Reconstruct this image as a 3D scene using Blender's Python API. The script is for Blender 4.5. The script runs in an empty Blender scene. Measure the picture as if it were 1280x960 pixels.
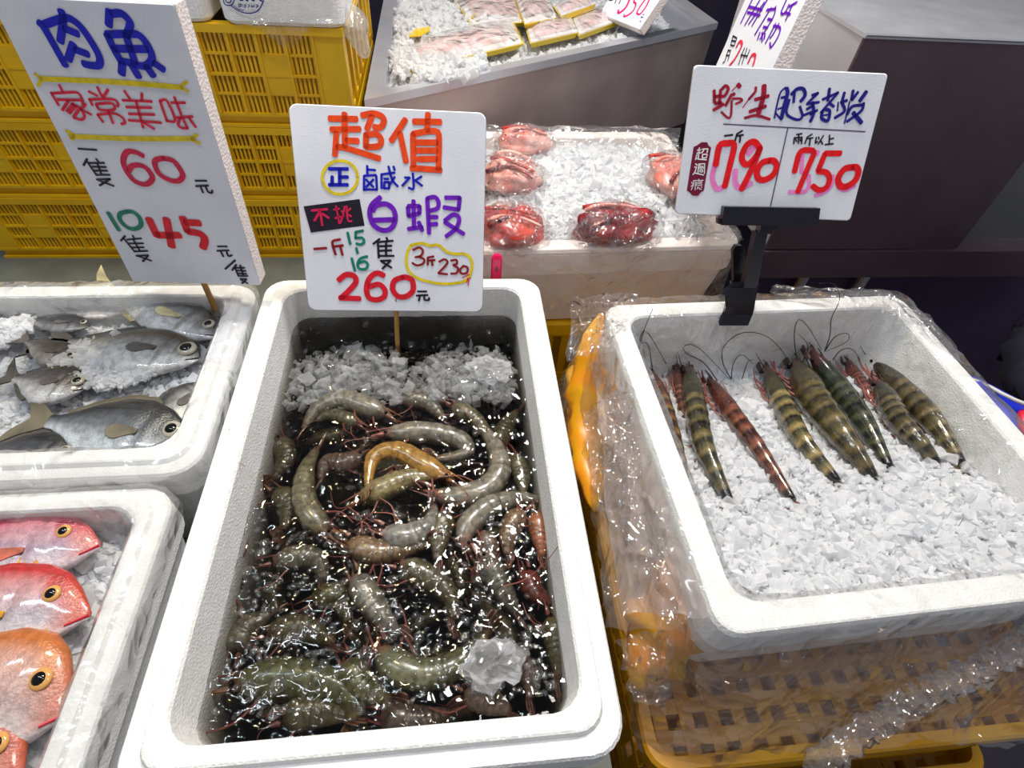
import bpy, math, random
import numpy as np
from mathutils import Vector, Matrix, noise
random.seed(7); rng = np.random.default_rng(7)
S = bpy.context.scene
COL = S.collection
PI = math.pi
# ------------------------------------------------------------------ camera
F, HC = 700.0, 0.54                       # focal length in pixels, height of lens above the box rims
R3 = np.array([[0.9939914, -0.02682647, 0.10611988],
               [-0.09048792, -0.74688936, 0.65876265],
               [0.06158753, -0.66440698, -0.74482907]])      # image axes (right, down, forward) -> world
cam_d = bpy.data.cameras.new('camera'); cam = bpy.data.objects.new('camera', cam_d); COL.objects.link(cam)
cam_d.sensor_fit = 'HORIZONTAL'; cam_d.sensor_width = 36.0; cam_d.lens = 36.0 * F / 1280.0
cam_d.clip_start = 0.01
rx, dn, fw = R3[:, 0], R3[:, 1], R3[:, 2]
cam.matrix_world = Matrix(((rx[0], -dn[0], -fw[0], 0), (rx[1], -dn[1], -fw[1], 0), (rx[2], -dn[2], -fw[2], HC), (0, 0, 0, 1)))
S.camera = cam
# ------------------------------------------------------------------ world, lamps, exposure
S.view_settings.view_transform = 'Standard'; S.view_settings.look = 'None'
S.view_settings.gamma = 1.0; S.view_settings.use_curve_mapping = False
S.view_settings.exposure = 0.22
W = bpy.data.worlds.new('world'); S.world = W; W.use_nodes = True
W.node_tree.nodes['Background'].inputs[0].default_value = (0.62, 0.64, 0.71, 1)
W.node_tree.nodes['Background'].inputs[1].default_value = 0.30
def lamp(name, loc, target, size, power, color, size_y=None):
    l = bpy.data.lights.new(name, 'AREA'); l.energy = power; l.color = color; l.size = size
    l.shape = 'RECTANGLE' if size_y else 'DISK'
    if size_y: l.size_y = size_y
    o = bpy.data.objects.new(name, l); COL.objects.link(o); o.location = loc
    o.rotation_euler = (Vector(target) - Vector(loc)).to_track_quat('-Z', 'Y').to_euler()
    return o
lamp('stall_lamp_main', (0.30, 1.15, 1.70), (0.1, 0.5, 0), 0.30, 26.0, (1.0, 0.97, 0.93))
lamp('stall_lamp_warm', (-0.28, 1.02, 1.45), (-0.1, 0.5, 0), 0.11, 6.0, (1.0, 0.80, 0.42))
lamp('window_strip_light', (-0.75, 0.55, 1.55), (-0.1, 0.4, 0), 0.05, 7.0, (0.80, 0.91, 1.0), 0.9)  # unseen strip light standing in for a window, for bluish glints on the brine
lamp('stall_lamp_front', (0.62, 0.20, 1.9), (0.2, 0.6, 0), 0.30, 6.5, (1.0, 0.93, 0.90))

# ------------------------------------------------------------------ pixel helpers
def ray(u, v): return R3 @ np.array([u - 640.0, v - 480.0, F])
EYE = np.array([0, 0, HC])
def P(u, v, z):
    d = ray(u, v); return EYE + d * ((z - HC) / d[2])
def PY(u, v, y):
    d = ray(u, v); return EYE + d * (y / d[1])
def Ppl(u, v, o, n):
    d = ray(u, v); return EYE + d * (np.dot(o - EYE, n) / np.dot(d, n))
def crop(x0, y0, x1, y1, w):
    s = (x1 - x0) / w
    return lambda x, y: (x0 + x * s, y0 + y * s), s
# ------------------------------------------------------------------ materials
def srgb(r, g, b):
    f = lambda c: (c / 12.92 if c <= .04045 else ((c + .055) / 1.055) ** 2.4)
    return (f(r / 255), f(g / 255), f(b / 255), 1.0)
MATS = {}
def newmat(name):
    m = bpy.data.materials.new(name); m.use_nodes = True
    nt = m.node_tree; MATS[name] = m
    return m, nt, nt.nodes['Principled BSDF']
def N(nt, kind, **kw):
    n = nt.nodes.new(kind)
    for k, v in kw.items():
        if k.startswith('i_'): n.inputs[int(k[2:]) if k[2:].isdigit() else k[2:].replace('_', ' ')].default_value = v
        else: setattr(n, k, v)
    return n
def objcoord(nt, scale=1.0):
    t = N(nt, 'ShaderNodeTexCoord'); return t.outputs['Object']
def noise_mix(nt, c1, c2, scale, lo=.35, hi=.65, detail=4.0):
    n = N(nt, 'ShaderNodeTexNoise'); n.inputs['Scale'].default_value = scale; n.inputs['Detail'].default_value = detail
    nt.links.new(objcoord(nt), n.inputs['Vector'])
    r = N(nt, 'ShaderNodeValToRGB'); r.color_ramp.elements[0].position = lo; r.color_ramp.elements[1].position = hi
    r.color_ramp.elements[0].color = c1; r.color_ramp.elements[1].color = c2
    nt.links.new(n.outputs['Fac'], r.inputs['Fac']); return r.outputs['Color']
def bump(nt, b, scale, strength, dist=.001, kind='noise', detail=3.0):
    if kind == 'noise':
        n = N(nt, 'ShaderNodeTexNoise'); n.inputs['Scale'].default_value = scale; n.inputs['Detail'].default_value = detail; out = n.outputs['Fac']
    else:
        n = N(nt, 'ShaderNodeTexVoronoi'); n.inputs['Scale'].default_value = scale; out = n.outputs['Distance']
    nt.links.new(objcoord(nt), n.inputs['Vector'])
    bp = N(nt, 'ShaderNodeBump'); bp.inputs['Strength'].default_value = strength; bp.inputs['Distance'].default_value = dist
    nt.links.new(out, bp.inputs['Height']); nt.links.new(bp.outputs['Normal'], b.inputs['Normal']); return bp
def plain(name, col, rough=.5, metal=0.0, var=None, vs=20, spec=.5, bmp=None):
    m, nt, b = newmat(name)
    b.inputs['Base Color'].default_value = col; b.inputs['Roughness'].default_value = rough
    b.inputs['Metallic'].default_value = metal; b.inputs['Specular IOR Level'].default_value = spec
    if var: nt.links.new(noise_mix(nt, col, var, vs), b.inputs['Base Color'])
    if bmp: bump(nt, b, *bmp)
    return m
foam = plain('foam', srgb(238, 238, 236), .75, var=srgb(247, 247, 246), vs=60, spec=.25, bmp=(380, .45, .0012, 'vor'))
foamp = plain('foam_pinkish', srgb(240, 226, 220), .75, var=srgb(246, 238, 234), vs=12, spec=.25, bmp=(380, .4, .0012, 'vor'))
board = plain('sign_board', srgb(226, 229, 240), .55, var=srgb(236, 238, 246), vs=14, spec=.3, bmp=(500, .12, .0008, 'vor'))
boardedge = plain('sign_edge', srgb(246, 236, 232), .7, bmp=(300, .5, .0015, 'vor'))  # warm light on the sign sides is put into this edge colour
yellow = plain('crate_yellow', srgb(236, 190, 10), .42, var=srgb(222, 170, 6), vs=9)
yellow2 = plain('crate_amber', srgb(236, 178, 10), .38, var=srgb(206, 146, 6), vs=7)
orange = plain('orange_plastic', srgb(244, 150, 20), .35, var=srgb(228, 186, 10), vs=14)
wood = plain('bamboo', srgb(176, 128, 62), .6)
blackp = plain('black_plastic', srgb(24, 22, 34), .28)
pinkp = plain('pink_plastic', srgb(224, 10, 92), .35)
bluep = plain('blue_plastic', srgb(12, 40, 214), .4, var=srgb(8, 24, 160), vs=25)
redp = plain('red_plastic', srgb(214, 30, 60), .4)
cablem = plain('cable_white', srgb(206, 206, 200), .5)
darkcloth = plain('dark_cloth', srgb(20, 20, 42), .8, var=srgb(28, 26, 46), vs=60)
tablem = plain('table_grey', srgb(112, 116, 108), .5, var=srgb(96, 100, 94), vs=12)
floorm = plain('floor_dark', srgb(38, 36, 46), .35, var=srgb(52, 48, 56), vs=5)
wallm = plain('wall_dark', srgb(36, 36, 60), .7, var=srgb(56, 50, 72), vs=3)
inside = plain('crate_inner_shade', srgb(60, 44, 14), .8)  # shade inside the yellow crates, painted as a dark brown back wall
antm = plain('antenna_dark', srgb(36, 30, 34), .4)
antr = plain('antenna_red', srgb(138, 76, 66), .4)
eyem = plain('eye_black', srgb(8, 8, 10), .08)
papery = plain('pack_yellow', srgb(232, 200, 16), .4)
packw = plain('pack_white', srgb(232, 226, 224), .35, var=srgb(240, 236, 236), vs=30)
fleshm = plain('fish_flesh', srgb(220, 184, 182), .3, var=srgb(238, 226, 224), vs=60)
redmeat = plain('red_fish_skin', srgb(150, 22, 36), .25, var=srgb(226, 92, 70), vs=22)
pinkmeat = plain('pink_fish_skin', srgb(226, 120, 104), .28, var=srgb(238, 196, 186), vs=24)
darkmeat = plain('dark_red_fish_skin', srgb(84, 16, 38), .22, var=srgb(176, 44, 44), vs=22)
ink = {}
def inkm(name, c, rough=.45):
    ink[name] = plain('ink_' + name, srgb(*c), rough, var=srgb(*[min(255, int(x * 1.12 + 6)) for x in c]), vs=120)
for n_, c_ in dict(blue=(10, 20, 176), yellow=(214, 190, 16), rose=(212, 30, 62), crimson=(196, 8, 62), black=(24, 16, 34), green=(4, 118, 92),
                   red=(208, 10, 36), orange=(232, 66, 8), purple=(104, 14, 182), magenta=(206, 20, 76), darkred=(134, 16, 24), signred=(150, 6, 44),
                   navy=(22, 14, 124), pinkwash=(246, 128, 196), scarlet=(226, 4, 20), plum=(112, 4, 50), white=(236, 230, 232), line=(70, 60, 90), hotpink=(226, 16, 112)).items(): inkm(n_, c_)

def steel(name, c1, c2, rough, scale=4, metal=.85):
    m, nt, b = newmat(name); b.inputs['Metallic'].default_value = metal
    nt.links.new(noise_mix(nt, c1, c2, scale, .3, .7, 6), b.inputs['Base Color'])
    n = N(nt, 'ShaderNodeTexNoise'); n.inputs['Scale'].default_value = 18; n.inputs['Detail'].default_value = 8
    nt.links.new(objcoord(nt), n.inputs['Vector'])
    mr = N(nt, 'ShaderNodeMapRange'); mr.inputs['To Min'].default_value = rough * .7; mr.inputs['To Max'].default_value = rough * 1.4
    nt.links.new(n.outputs['Fac'], mr.inputs['Value']); nt.links.new(mr.outputs[0], b.inputs['Roughness'])
    bump(nt, b, 45, .12, .002)
    return m
steelm = steel('steel_brushed', srgb(196, 197, 206), srgb(222, 224, 232), .30, 4, .55)
steeld = steel('steel_dull', srgb(186, 166, 164), srgb(214, 198, 194), .40, 6, .4)
steelp = steel('steel_panel', srgb(104, 88, 98), srgb(126, 106, 114), .38, 3, .65)

def thin(name, tint, haze, gl_rough, fres=1.0, bscale=17, bstr=1.0, bdist=.013, hazecol=(0.9, 0.9, 0.93, 1), kind='noise'):
    """clear film: see-through, mirror gloss by angle, a little milky scattering"""
    m, nt, b = newmat(name); nt.nodes.remove(b); out = nt.nodes['Material Output']
    tr = N(nt, 'ShaderNodeBsdfTransparent'); tr.inputs[0].default_value = tint
    df = N(nt, 'ShaderNodeBsdfDiffuse'); df.inputs[0].default_value = hazecol
    tl = N(nt, 'ShaderNodeBsdfTranslucent'); tl.inputs[0].default_value = hazecol
    dt = N(nt, 'ShaderNodeMixShader'); dt.inputs[0].default_value = .4
    nt.links.new(df.outputs[0], dt.inputs[1]); nt.links.new(tl.outputs[0], dt.inputs[2])
    mx = N(nt, 'ShaderNodeMixShader'); mx.inputs[0].default_value = haze
    nt.links.new(tr.outputs[0], mx.inputs[1]); nt.links.new(dt.outputs[0], mx.inputs[2])
    gl = N(nt, 'ShaderNodeBsdfGlossy'); gl.inputs['Roughness'].default_value = gl_rough; gl.inputs[0].default_value = (1, 1, 1, 1)
    fr = N(nt, 'ShaderNodeLayerWeight'); fr.inputs['Blend'].default_value = .5
    pw = N(nt, 'ShaderNodeMath', operation='POWER'); pw.inputs[1].default_value = 3.5; nt.links.new(fr.outputs['Facing'], pw.inputs[0])
    ml = N(nt, 'ShaderNodeMath', operation='MULTIPLY_ADD'); ml.inputs[1].default_value = fres * .45; ml.inputs[2].default_value = .045 * fres
    nt.links.new(pw.outputs[0], ml.inputs[0])
    fin = N(nt, 'ShaderNodeMixShader'); nt.links.new(ml.outputs[0], fin.inputs[0])
    nt.links.new(mx.outputs[0], fin.inputs[1]); nt.links.new(gl.outputs[0], fin.inputs[2]); nt.links.new(fin.outputs[0], out.inputs['Surface'])
    tx = N(nt, 'ShaderNodeTexNoise'); tx.inputs['Scale'].default_value = 9; tx.inputs['Detail'].default_value = 1; nt.links.new(objcoord(nt), tx.inputs['Vector'])
    ws = N(nt, 'ShaderNodeVectorMath', operation='MULTIPLY_ADD'); ws.inputs[1].default_value = (.12, .12, .12); nt.links.new(tx.outputs['Color'], ws.inputs[0]); nt.links.new(objcoord(nt), ws.inputs[2])
    tex = N(nt, 'ShaderNodeTexVoronoi'); tex.inputs['Scale'].default_value = bscale; nt.links.new(ws.outputs[0], tex.inputs['Vector'])
    t2 = N(nt, 'ShaderNodeTexVoronoi'); t2.inputs['Scale'].default_value = bscale * 2.7; nt.links.new(ws.outputs[0], t2.inputs['Vector'])
    sm = N(nt, 'ShaderNodeMath', operation='MULTIPLY_ADD'); sm.inputs[1].default_value = .35; nt.links.new(t2.outputs['Distance'], sm.inputs[0]); nt.links.new(tex.outputs['Distance'], sm.inputs[2])
    bp = N(nt, 'ShaderNodeBump'); bp.inputs['Strength'].default_value = bstr; bp.inputs['Distance'].default_value = bdist
    nt.links.new(sm.outputs[0], bp.inputs['Height'])
    for x in (gl, fr, df): nt.links.new(bp.outputs[0], x.inputs['Normal'])
    return m
film = thin('clear_film', (.98, .98, .98, 1), .065, .08, 1.6)
filmw = thin('milky_film', (.96, .96, .96, 1), .24, .13, 1.6, hazecol=(.92, .92, .92, 1))
filmr = thin('bag_film', (.98, .97, .97, 1), .07, .07, 2.0, bscale=30, bstr=1.0, bdist=.014)
filmp = thin('pink_milky_film', (.97, .95, .95, 1), .42, .12, 1.5, hazecol=(.93, .84, .82, 1))
# crushed ice: glassy wet grains, partly see-through
icem, nt, b = newmat('crushed_ice')
b.inputs['Base Color'].default_value = (.97, .98, .99, 1); b.inputs['Roughness'].default_value = .07; b.inputs['IOR'].default_value = 1.31
b.inputs['Specular IOR Level'].default_value = .8
bump(nt, b, 220, .5, .002)
tr = N(nt, 'ShaderNodeBsdfTransparent'); tr.inputs[0].default_value = (.97, .98, 1, 1)
tl = N(nt, 'ShaderNodeBsdfTranslucent'); tl.inputs[0].default_value = (.99, .99, 1, 1)
m1 = N(nt, 'ShaderNodeMixShader'); m1.inputs[0].default_value = .45
m2 = N(nt, 'ShaderNodeMixShader'); m2.inputs[0].default_value = .36
nt.links.new(b.outputs[0], m1.inputs[1]); nt.links.new(tl.outputs[0], m1.inputs[2])
nt.links.new(m1.outputs[0], m2.inputs[1]); nt.links.new(tr.outputs[0], m2.inputs[2])
nt.links.new(m2.outputs[0], nt.nodes['Material Output'].inputs['Surface'])
slush = icem.copy(); slush.name = 'slush_ice'
for n_ in slush.node_tree.nodes:
    if n_.type == 'MIX_SHADER' and abs(n_.inputs[0].default_value - .36) < 1e-3: n_.inputs[0].default_value = .74
# brine: clear rippled surface with absorbing body
water, nt, b = newmat('brine'); nt.nodes.remove(b); out = nt.nodes['Material Output']
tr = N(nt, 'ShaderNodeBsdfTransparent'); tr.inputs[0].default_value = (.97, .98, .97, 1)
gl = N(nt, 'ShaderNodeBsdfGlossy'); gl.inputs['Roughness'].default_value = .02
fr = N(nt, 'ShaderNodeFresnel'); fr.inputs['IOR'].default_value = 1.36
mx = N(nt, 'ShaderNodeMixShader'); nt.links.new(fr.outputs[0], mx.inputs[0]); nt.links.new(tr.outputs[0], mx.inputs[1]); nt.links.new(gl.outputs[0], mx.inputs[2])
nt.links.new(mx.outputs[0], out.inputs['Surface'])
va = N(nt, 'ShaderNodeTexVoronoi'); va.inputs['Scale'].default_value = 62; va.feature = 'SMOOTH_F1'; va.inputs['Smoothness'].default_value = .35
vb = N(nt, 'ShaderNodeTexNoise'); vb.inputs['Scale'].default_value = 26; vb.inputs['Detail'].default_value = 2
oc = objcoord(nt); nt.links.new(oc, va.inputs['Vector']); nt.links.new(oc, vb.inputs['Vector'])
ad = N(nt, 'ShaderNodeMath', operation='ADD'); nt.links.new(va.outputs['Distance'], ad.inputs[0]); nt.links.new(vb.outputs['Fac'], ad.inputs[1])
bp = N(nt, 'ShaderNodeBump'); bp.inputs['Strength'].default_value = .45; bp.inputs['Distance'].default_value = .006
nt.links.new(ad.outputs[0], bp.inputs['Height']); nt.links.new(bp.outputs[0], gl.inputs['Normal']); nt.links.new(bp.outputs[0], fr.inputs['Normal'])
ab = N(nt, 'ShaderNodeVolumeAbsorption'); ab.inputs['Color'].default_value = (.46, .43, .38, 1); ab.inputs['Density'].default_value = 40.0
nt.links.new(ab.outputs[0], out.inputs['Volume'])

def attr_mat(name, rough, spec=.5, bs=60, bstr=.35, bd=.0015, speck=0, coat=.0, clear=0.0, dim=.52):
    m, nt, b = newmat(name)
    a = N(nt, 'ShaderNodeVertexColor'); a.layer_name = 'Col'
    src = a.outputs['Color']
    if speck:
        n = N(nt, 'ShaderNodeTexNoise'); n.inputs['Scale'].default_value = speck; n.inputs['Detail'].default_value = 5
        nt.links.new(objcoord(nt), n.inputs['Vector'])
        r = N(nt, 'ShaderNodeValToRGB'); r.color_ramp.elements[0].position = .36; r.color_ramp.elements[1].position = .62
        r.color_ramp.elements[0].color = (dim, dim, dim, 1); r.color_ramp.elements[1].color = (1.1, 1.1, 1.08, 1)
        nt.links.new(n.outputs['Fac'], r.inputs['Fac'])
        mm = N(nt, 'ShaderNodeMix', data_type='RGBA', blend_type='MULTIPLY'); mm.inputs[0].default_value = 1
        nt.links.new(src, mm.inputs[6]); nt.links.new(r.outputs[0], mm.inputs[7]); src = mm.outputs[2]
    nt.links.new(src, b.inputs['Base Color'])
    if clear:
        tr_ = N(nt, 'ShaderNodeBsdfTransparent'); tr_.inputs[0].default_value = (.9, .88, .84, 1); mt = N(nt, 'ShaderNodeMixShader'); mt.inputs[0].default_value = clear
        nt.links.new(b.outputs[0], mt.inputs[1]); nt.links.new(tr_.outputs[0], mt.inputs[2]); nt.links.new(mt.outputs[0], nt.nodes['Material Output'].inputs['Surface'])
    b.inputs['Roughness'].default_value = rough; b.inputs['Specular IOR Level'].default_value = spec
    b.inputs['Coat Weight'].default_value = coat; b.inputs['Coat Roughness'].default_value = .08
    bump(nt, b, bs, bstr, bd)
    return m
shrimpm = attr_mat('shrimp_shell', .28, .6, 240, .3, .0010, speck=150, coat=.5, clear=.30)
tigerm = attr_mat('tiger_shell', .22, .7, 160, .35, .0012, speck=110, coat=.6)
silverm = attr_mat('silver_skin', .26, .8, 420, .7, .0014, speck=110, coat=.6, dim=.66)
breamm = attr_mat('bream_skin', .28, .6, 420, .6, .0012, speck=170, coat=.5, dim=.78)
finm = attr_mat('fin_membrane', .4, .5, 300, .4, .001)

# ------------------------------------------------------------------ object helpers
def mesh_obj(name, verts, faces, mat, parent=None, smooth=False, cols=None, base=None):
    v = np.asarray(verts, float)
    if parent is not None: off = np.array(parent['_o'] if '_o' in parent else parent.location)
    else:
        off = np.array(base) if base is not None else np.array([(v[:, 0].min() + v[:, 0].max()) / 2, (v[:, 1].min() + v[:, 1].max()) / 2, v[:, 2].min()])
    me = bpy.data.meshes.new(name)
    me.from_pydata([tuple(x) for x in (v - off)], [], faces)
    if smooth: me.polygons.foreach_set('use_smooth', [True] * len(me.polygons))
    if cols is not None:
        ca = me.color_attributes.new('Col', 'FLOAT_COLOR', 'POINT')
        c = np.ones((len(v), 4)); c[:, :3] = np.asarray(cols)[:, :3]; ca.data.foreach_set('color', c.ravel())
    if mat is not None: me.materials.append(mat)
    o = bpy.data.objects.new(name, me); COL.objects.link(o)
    if parent is not None: o.parent = parent; OFF[o.name] = off
    else: o.location = off; OFF[o.name] = off
    return o
OFF = {}
def sub(name, verts, faces, mat, parent, **kw):        # child of a child: parent sits at its own thing's origin
    v = np.asarray(verts, float); off = OFF[parent.name]
    me_o = mesh_obj(name, v, faces, mat, None, base=off, **kw)
    me_o.location = (0, 0, 0); me_o.parent = parent; OFF[me_o.name] = off
    return me_o
part = sub
def thing(name, loc, label, cat, group=None):
    o = bpy.data.objects.new(name, None); COL.objects.link(o); o.location = loc; o.empty_display_size = .02
    OFF[o.name] = np.array(loc, float); return tag(o, label, cat, group)
def tag(o, label, cat, group=None, kind=None):
    o['label'] = label; o['category'] = cat
    if group: o['group'] = group
    if kind: o['kind'] = kind
    return o
def structure(o, label, cat):
    o['kind'] = 'structure'; o['label'] = label; o['category'] = cat; return o
class MB:
    def __init__(s): s.v = []; s.f = []; s.c = []
    def add(s, v, f, c=None):
        b = len(s.v); s.v += [tuple(x) for x in v]; s.f += [tuple(i + b for i in q) for q in f]
        if c is not None: s.c += [tuple(c)] * len(v) if np.ndim(c) == 1 else [tuple(x) for x in c]
    def box(s, a, b, c=None):
        (x0, y0, z0), (x1, y1, z1) = a, b
        s.add([(x0, y0, z0), (x1, y0, z0), (x1, y1, z0), (x0, y1, z0), (x0, y0, z1), (x1, y0, z1), (x1, y1, z1), (x0, y1, z1)],
              [(0, 3, 2, 1), (4, 5, 6, 7), (0, 1, 5, 4), (1, 2, 6, 5), (2, 3, 7, 6), (3, 0, 4, 7)], c)
    def obj(s, name, mat, parent=None, **kw):
        if s.c: kw['cols'] = s.c
        return sub(name, s.v, s.f, mat, parent, **kw) if parent is not None else mesh_obj(name, s.v, s.f, mat, None, **kw)
def spline(pts, n):
    p = np.asarray(pts, float)
    if len(p) == 2: return np.linspace(p[0], p[1], n)
    q = np.vstack([2 * p[0] - p[1], p, 2 * p[-1] - p[-2]])
    L = np.cumsum(np.r_[0, np.linalg.norm(np.diff(p, axis=0), axis=1)]); out = []
    for s in np.linspace(0, L[-1], n):
        i = min(max(np.searchsorted(L, s, 'right') - 1, 0), len(p) - 2)
        t = (s - L[i]) / max(L[i + 1] - L[i], 1e-9)
        a, b_, c, d = q[i], q[i + 1], q[i + 2], q[i + 3]
        out.append(.5 * (2 * b_ + (c - a) * t + (2 * a - 5 * b_ + 4 * c - d) * t * t + (3 * b_ - a - 3 * c + d) * t ** 3))
    return np.array(out)
def unit(v): v = np.asarray(v, float); return v / (np.linalg.norm(v) + 1e-12)
def tube(pts, r, n=6, k=24, taper=1.0):
    c = spline(pts, k); v = []; f = []
    T = np.gradient(c, axis=0)
    ref = np.array([0, 0, 1.0]) if abs(unit(T[0])[2]) < .9 else np.array([1.0, 0, 0])
    for i in range(k):
        t = unit(T[i]); a = unit(np.cross(t, ref)); b_ = np.cross(t, a); rr = r * (1 + (taper - 1) * i / (k - 1))
        for j in range(n): v.append(c[i] + rr * (math.cos(2 * PI * j / n) * a + math.sin(2 * PI * j / n) * b_))
    for i in range(k - 1):
        for j in range(n): f.append((i * n + j, i * n + (j + 1) % n, (i + 1) * n + (j + 1) % n, (i + 1) * n + j))
    f.append(tuple(range(n))[::-1]); f.append(tuple((k - 1) * n + j for j in range(n)))
    return v, f
def rrect(w, d, r, z, seg=5):
    out = []
    for cx, cy, a0 in ((w / 2 - r, d / 2 - r, 0), (-w / 2 + r, d / 2 - r, 90), (-w / 2 + r, -d / 2 + r, 180), (w / 2 - r, -d / 2 + r, 270)):
        for i in range(seg + 1):
            a = math.radians(a0 + 90 * i / seg); out.append((cx + r * math.cos(a), cy + r * math.sin(a), z))
    return out
def loft(loops, capa=True, capb=True):
    v = []; f = []; n = len(loops[0])
    for l in loops: v += list(l)
    for i in range(len(loops) - 1):
        for j in range(n): f.append((i * n + j, i * n + (j + 1) % n, (i + 1) * n + (j + 1) % n, (i + 1) * n + j))
    if capa: f.append(tuple(range(n))[::-1])
    if capb: f.append(tuple((len(loops) - 1) * n + j for j in range(n)))
    return v, f
def xf(v, cx, cy, rot=0.0):
    v = np.asarray(v, float).copy(); c, s = math.cos(rot), math.sin(rot)
    x = v[:, 0] * c - v[:, 1] * s + cx; y = v[:, 0] * s + v[:, 1] * c + cy
    v[:, 0] = x; v[:, 1] = y; return v
def sphere(c, r, ax=None, nu=10, nv=6):
    if ax is None: ax = np.eye(3)
    ax = np.asarray(ax, float); rr = np.ones(3) * r; v = [c + ax[2] * rr[2]]; f = []
    for i in range(1, nv):
        a = PI * i / nv
        for j in range(nu):
            b_ = 2 * PI * j / nu
            v.append(c + ax[0] * rr[0] * math.sin(a) * math.cos(b_) + ax[1] * rr[1] * math.sin(a) * math.sin(b_) + ax[2] * rr[2] * math.cos(a))
    v.append(c - ax[2] * rr[2]); L = len(v) - 1
    for j in range(nu):
        f.append((0, 1 + j, 1 + (j + 1) % nu)); f.append((L, L - nu + (j + 1) % nu, L - nu + j))
    for i in range(nv - 2):
        for j in range(nu): f.append((1 + i * nu + j, 1 + (i + 1) * nu + j, 1 + (i + 1) * nu + (j + 1) % nu, 1 + i * nu + (j + 1) % nu))
    return v, f
def nz(x, y, z=0.0, s=1.0): return noise.noise(Vector((x * s, y * s, z)))
# ================================================================== SETTING
ZT = -0.20                                   # top of the stall table
mb = MB(); mb.box((-3, -1.5, -.80), (3.5, 4.0, -.78)); structure(mb.obj('floor', floorm), 'dark wet market floor under the stall', 'floor')
mb = MB(); mb.box((-3, 3.2, -.78), (3.5, 3.26, 2.4)); structure(mb.obj('wall_back', wallm), 'dark back wall of the market hall', 'wall')
def table(label, x0, x1, y0, y1):
    tb = thing('stall_table', ((x0 + x1) / 2, (y0 + y1) / 2, -.78), label, 'table', 'stall tables')
    mb = MB(); mb.box((x0, y0, ZT - .03), (x1, y1, ZT)); mb.obj('table_top', tablem, tb)
    for x in (x0 + .04, x1 - .09):
        for y in (y0 + .04, y1 - .09):
            mb = MB(); mb.box((x, y, -.78), (x + .05, y + .05, ZT - .03)); mb.obj('leg', steeld, tb)
table('grey stall table under the shrimp, silver fish and bream boxes', -1.3, .165, -.30, .735)
table('grey stand seen as a strip below the stacked yellow crates', -1.3, -.16, .74, 1.75)

# ------------------------------------------------------------------ foam boxes
def foam_box(name, label, cx, cy, w, d, h, ztop, rot=0.0, wall=.034, rim=.016, taper=.012, r=.03, mat=None, group='open foam boxes of seafood', depth=None, slope=0.0):
    mat = mat or foam
    t = thing(name, (cx, cy, ztop - h), label, 'foam box', group)
    zb = ztop - h; zi = zb + .028 if depth is None else ztop - depth
    L = [rrect(w - .05 - slope, d - .05 - slope, r, zb), rrect(w - .04 - slope, d - .04 - slope, r, zb + .004), rrect(w - .012, d - .012, r, ztop - .055), rrect(w, d, r, ztop - .05),
         rrect(w, d, r, ztop - .011), rrect(w - .004, d - .004, r, ztop - .008), rrect(w - 2 * rim, d - 2 * rim, r * .8, ztop - .007),
         rrect(w - 2 * rim - .004, d - 2 * rim - .004, r * .8, ztop - .001), rrect(w - 2 * rim - .008, d - 2 * rim - .008, r * .8, ztop),
         rrect(w - 2 * wall + .004, d - 2 * wall + .004, r * .9, ztop), rrect(w - 2 * wall, d - 2 * wall, r * .9, ztop - .003),
         rrect(w - 2 * wall - 2 * taper, d - 2 * wall - 2 * taper, r * .8, zi), rrect(w - 2 * wall - 2 * taper - .02, d - 2 * wall - 2 * taper - .02, r * .7, zi - .002)]
    rimn = 8
    v, f = loft(L[:5], True, False); sub('wall_shell', xf(v, cx, cy, rot), f, mat, t)
    v, f = loft(L[4:11], False, False); sub('rim', xf(v, cx, cy, rot), f, mat, t)
    v, f = loft(L[10:], False, True); sub('cavity', xf(v, cx, cy, rot), f, mat, t)
    return t
box_c = foam_box('foam_box', 'white foam box filled with dark brine and grey shrimp, price sign 260', -.0665, .388, .412, .64, .20, 0.0, wall=.034)
box_r = foam_box('foam_box', 'white foam box of crushed ice with striped tiger prawns, wrapped in clear film', .484, .400, .495, .482, .195, 0.0, math.radians(1.9), wall=.030, rim=.0, taper=.016, slope=.012)
box_l = foam_box('foam_box', 'white foam box of silver fish on ice below the slanted 60 price sign', -.545, .535, .52, .335, .196, -.004, wall=.034, rim=.014, r=.035)
box_b = foam_box('foam_box', 'white film-lined foam box holding red sea bream at the lower left', -.565, .152, .515, .42, .182, -.018, wall=.029, rim=.014, r=.035)
box_m = foam_box('foam_box', 'white foam box heaped with ice and bagged red fish behind the 260 sign', .268, .995, .468, .44, .175, 0.0, math.radians(2.2), wall=.03, rim=.0, mat=foamp)

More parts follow.
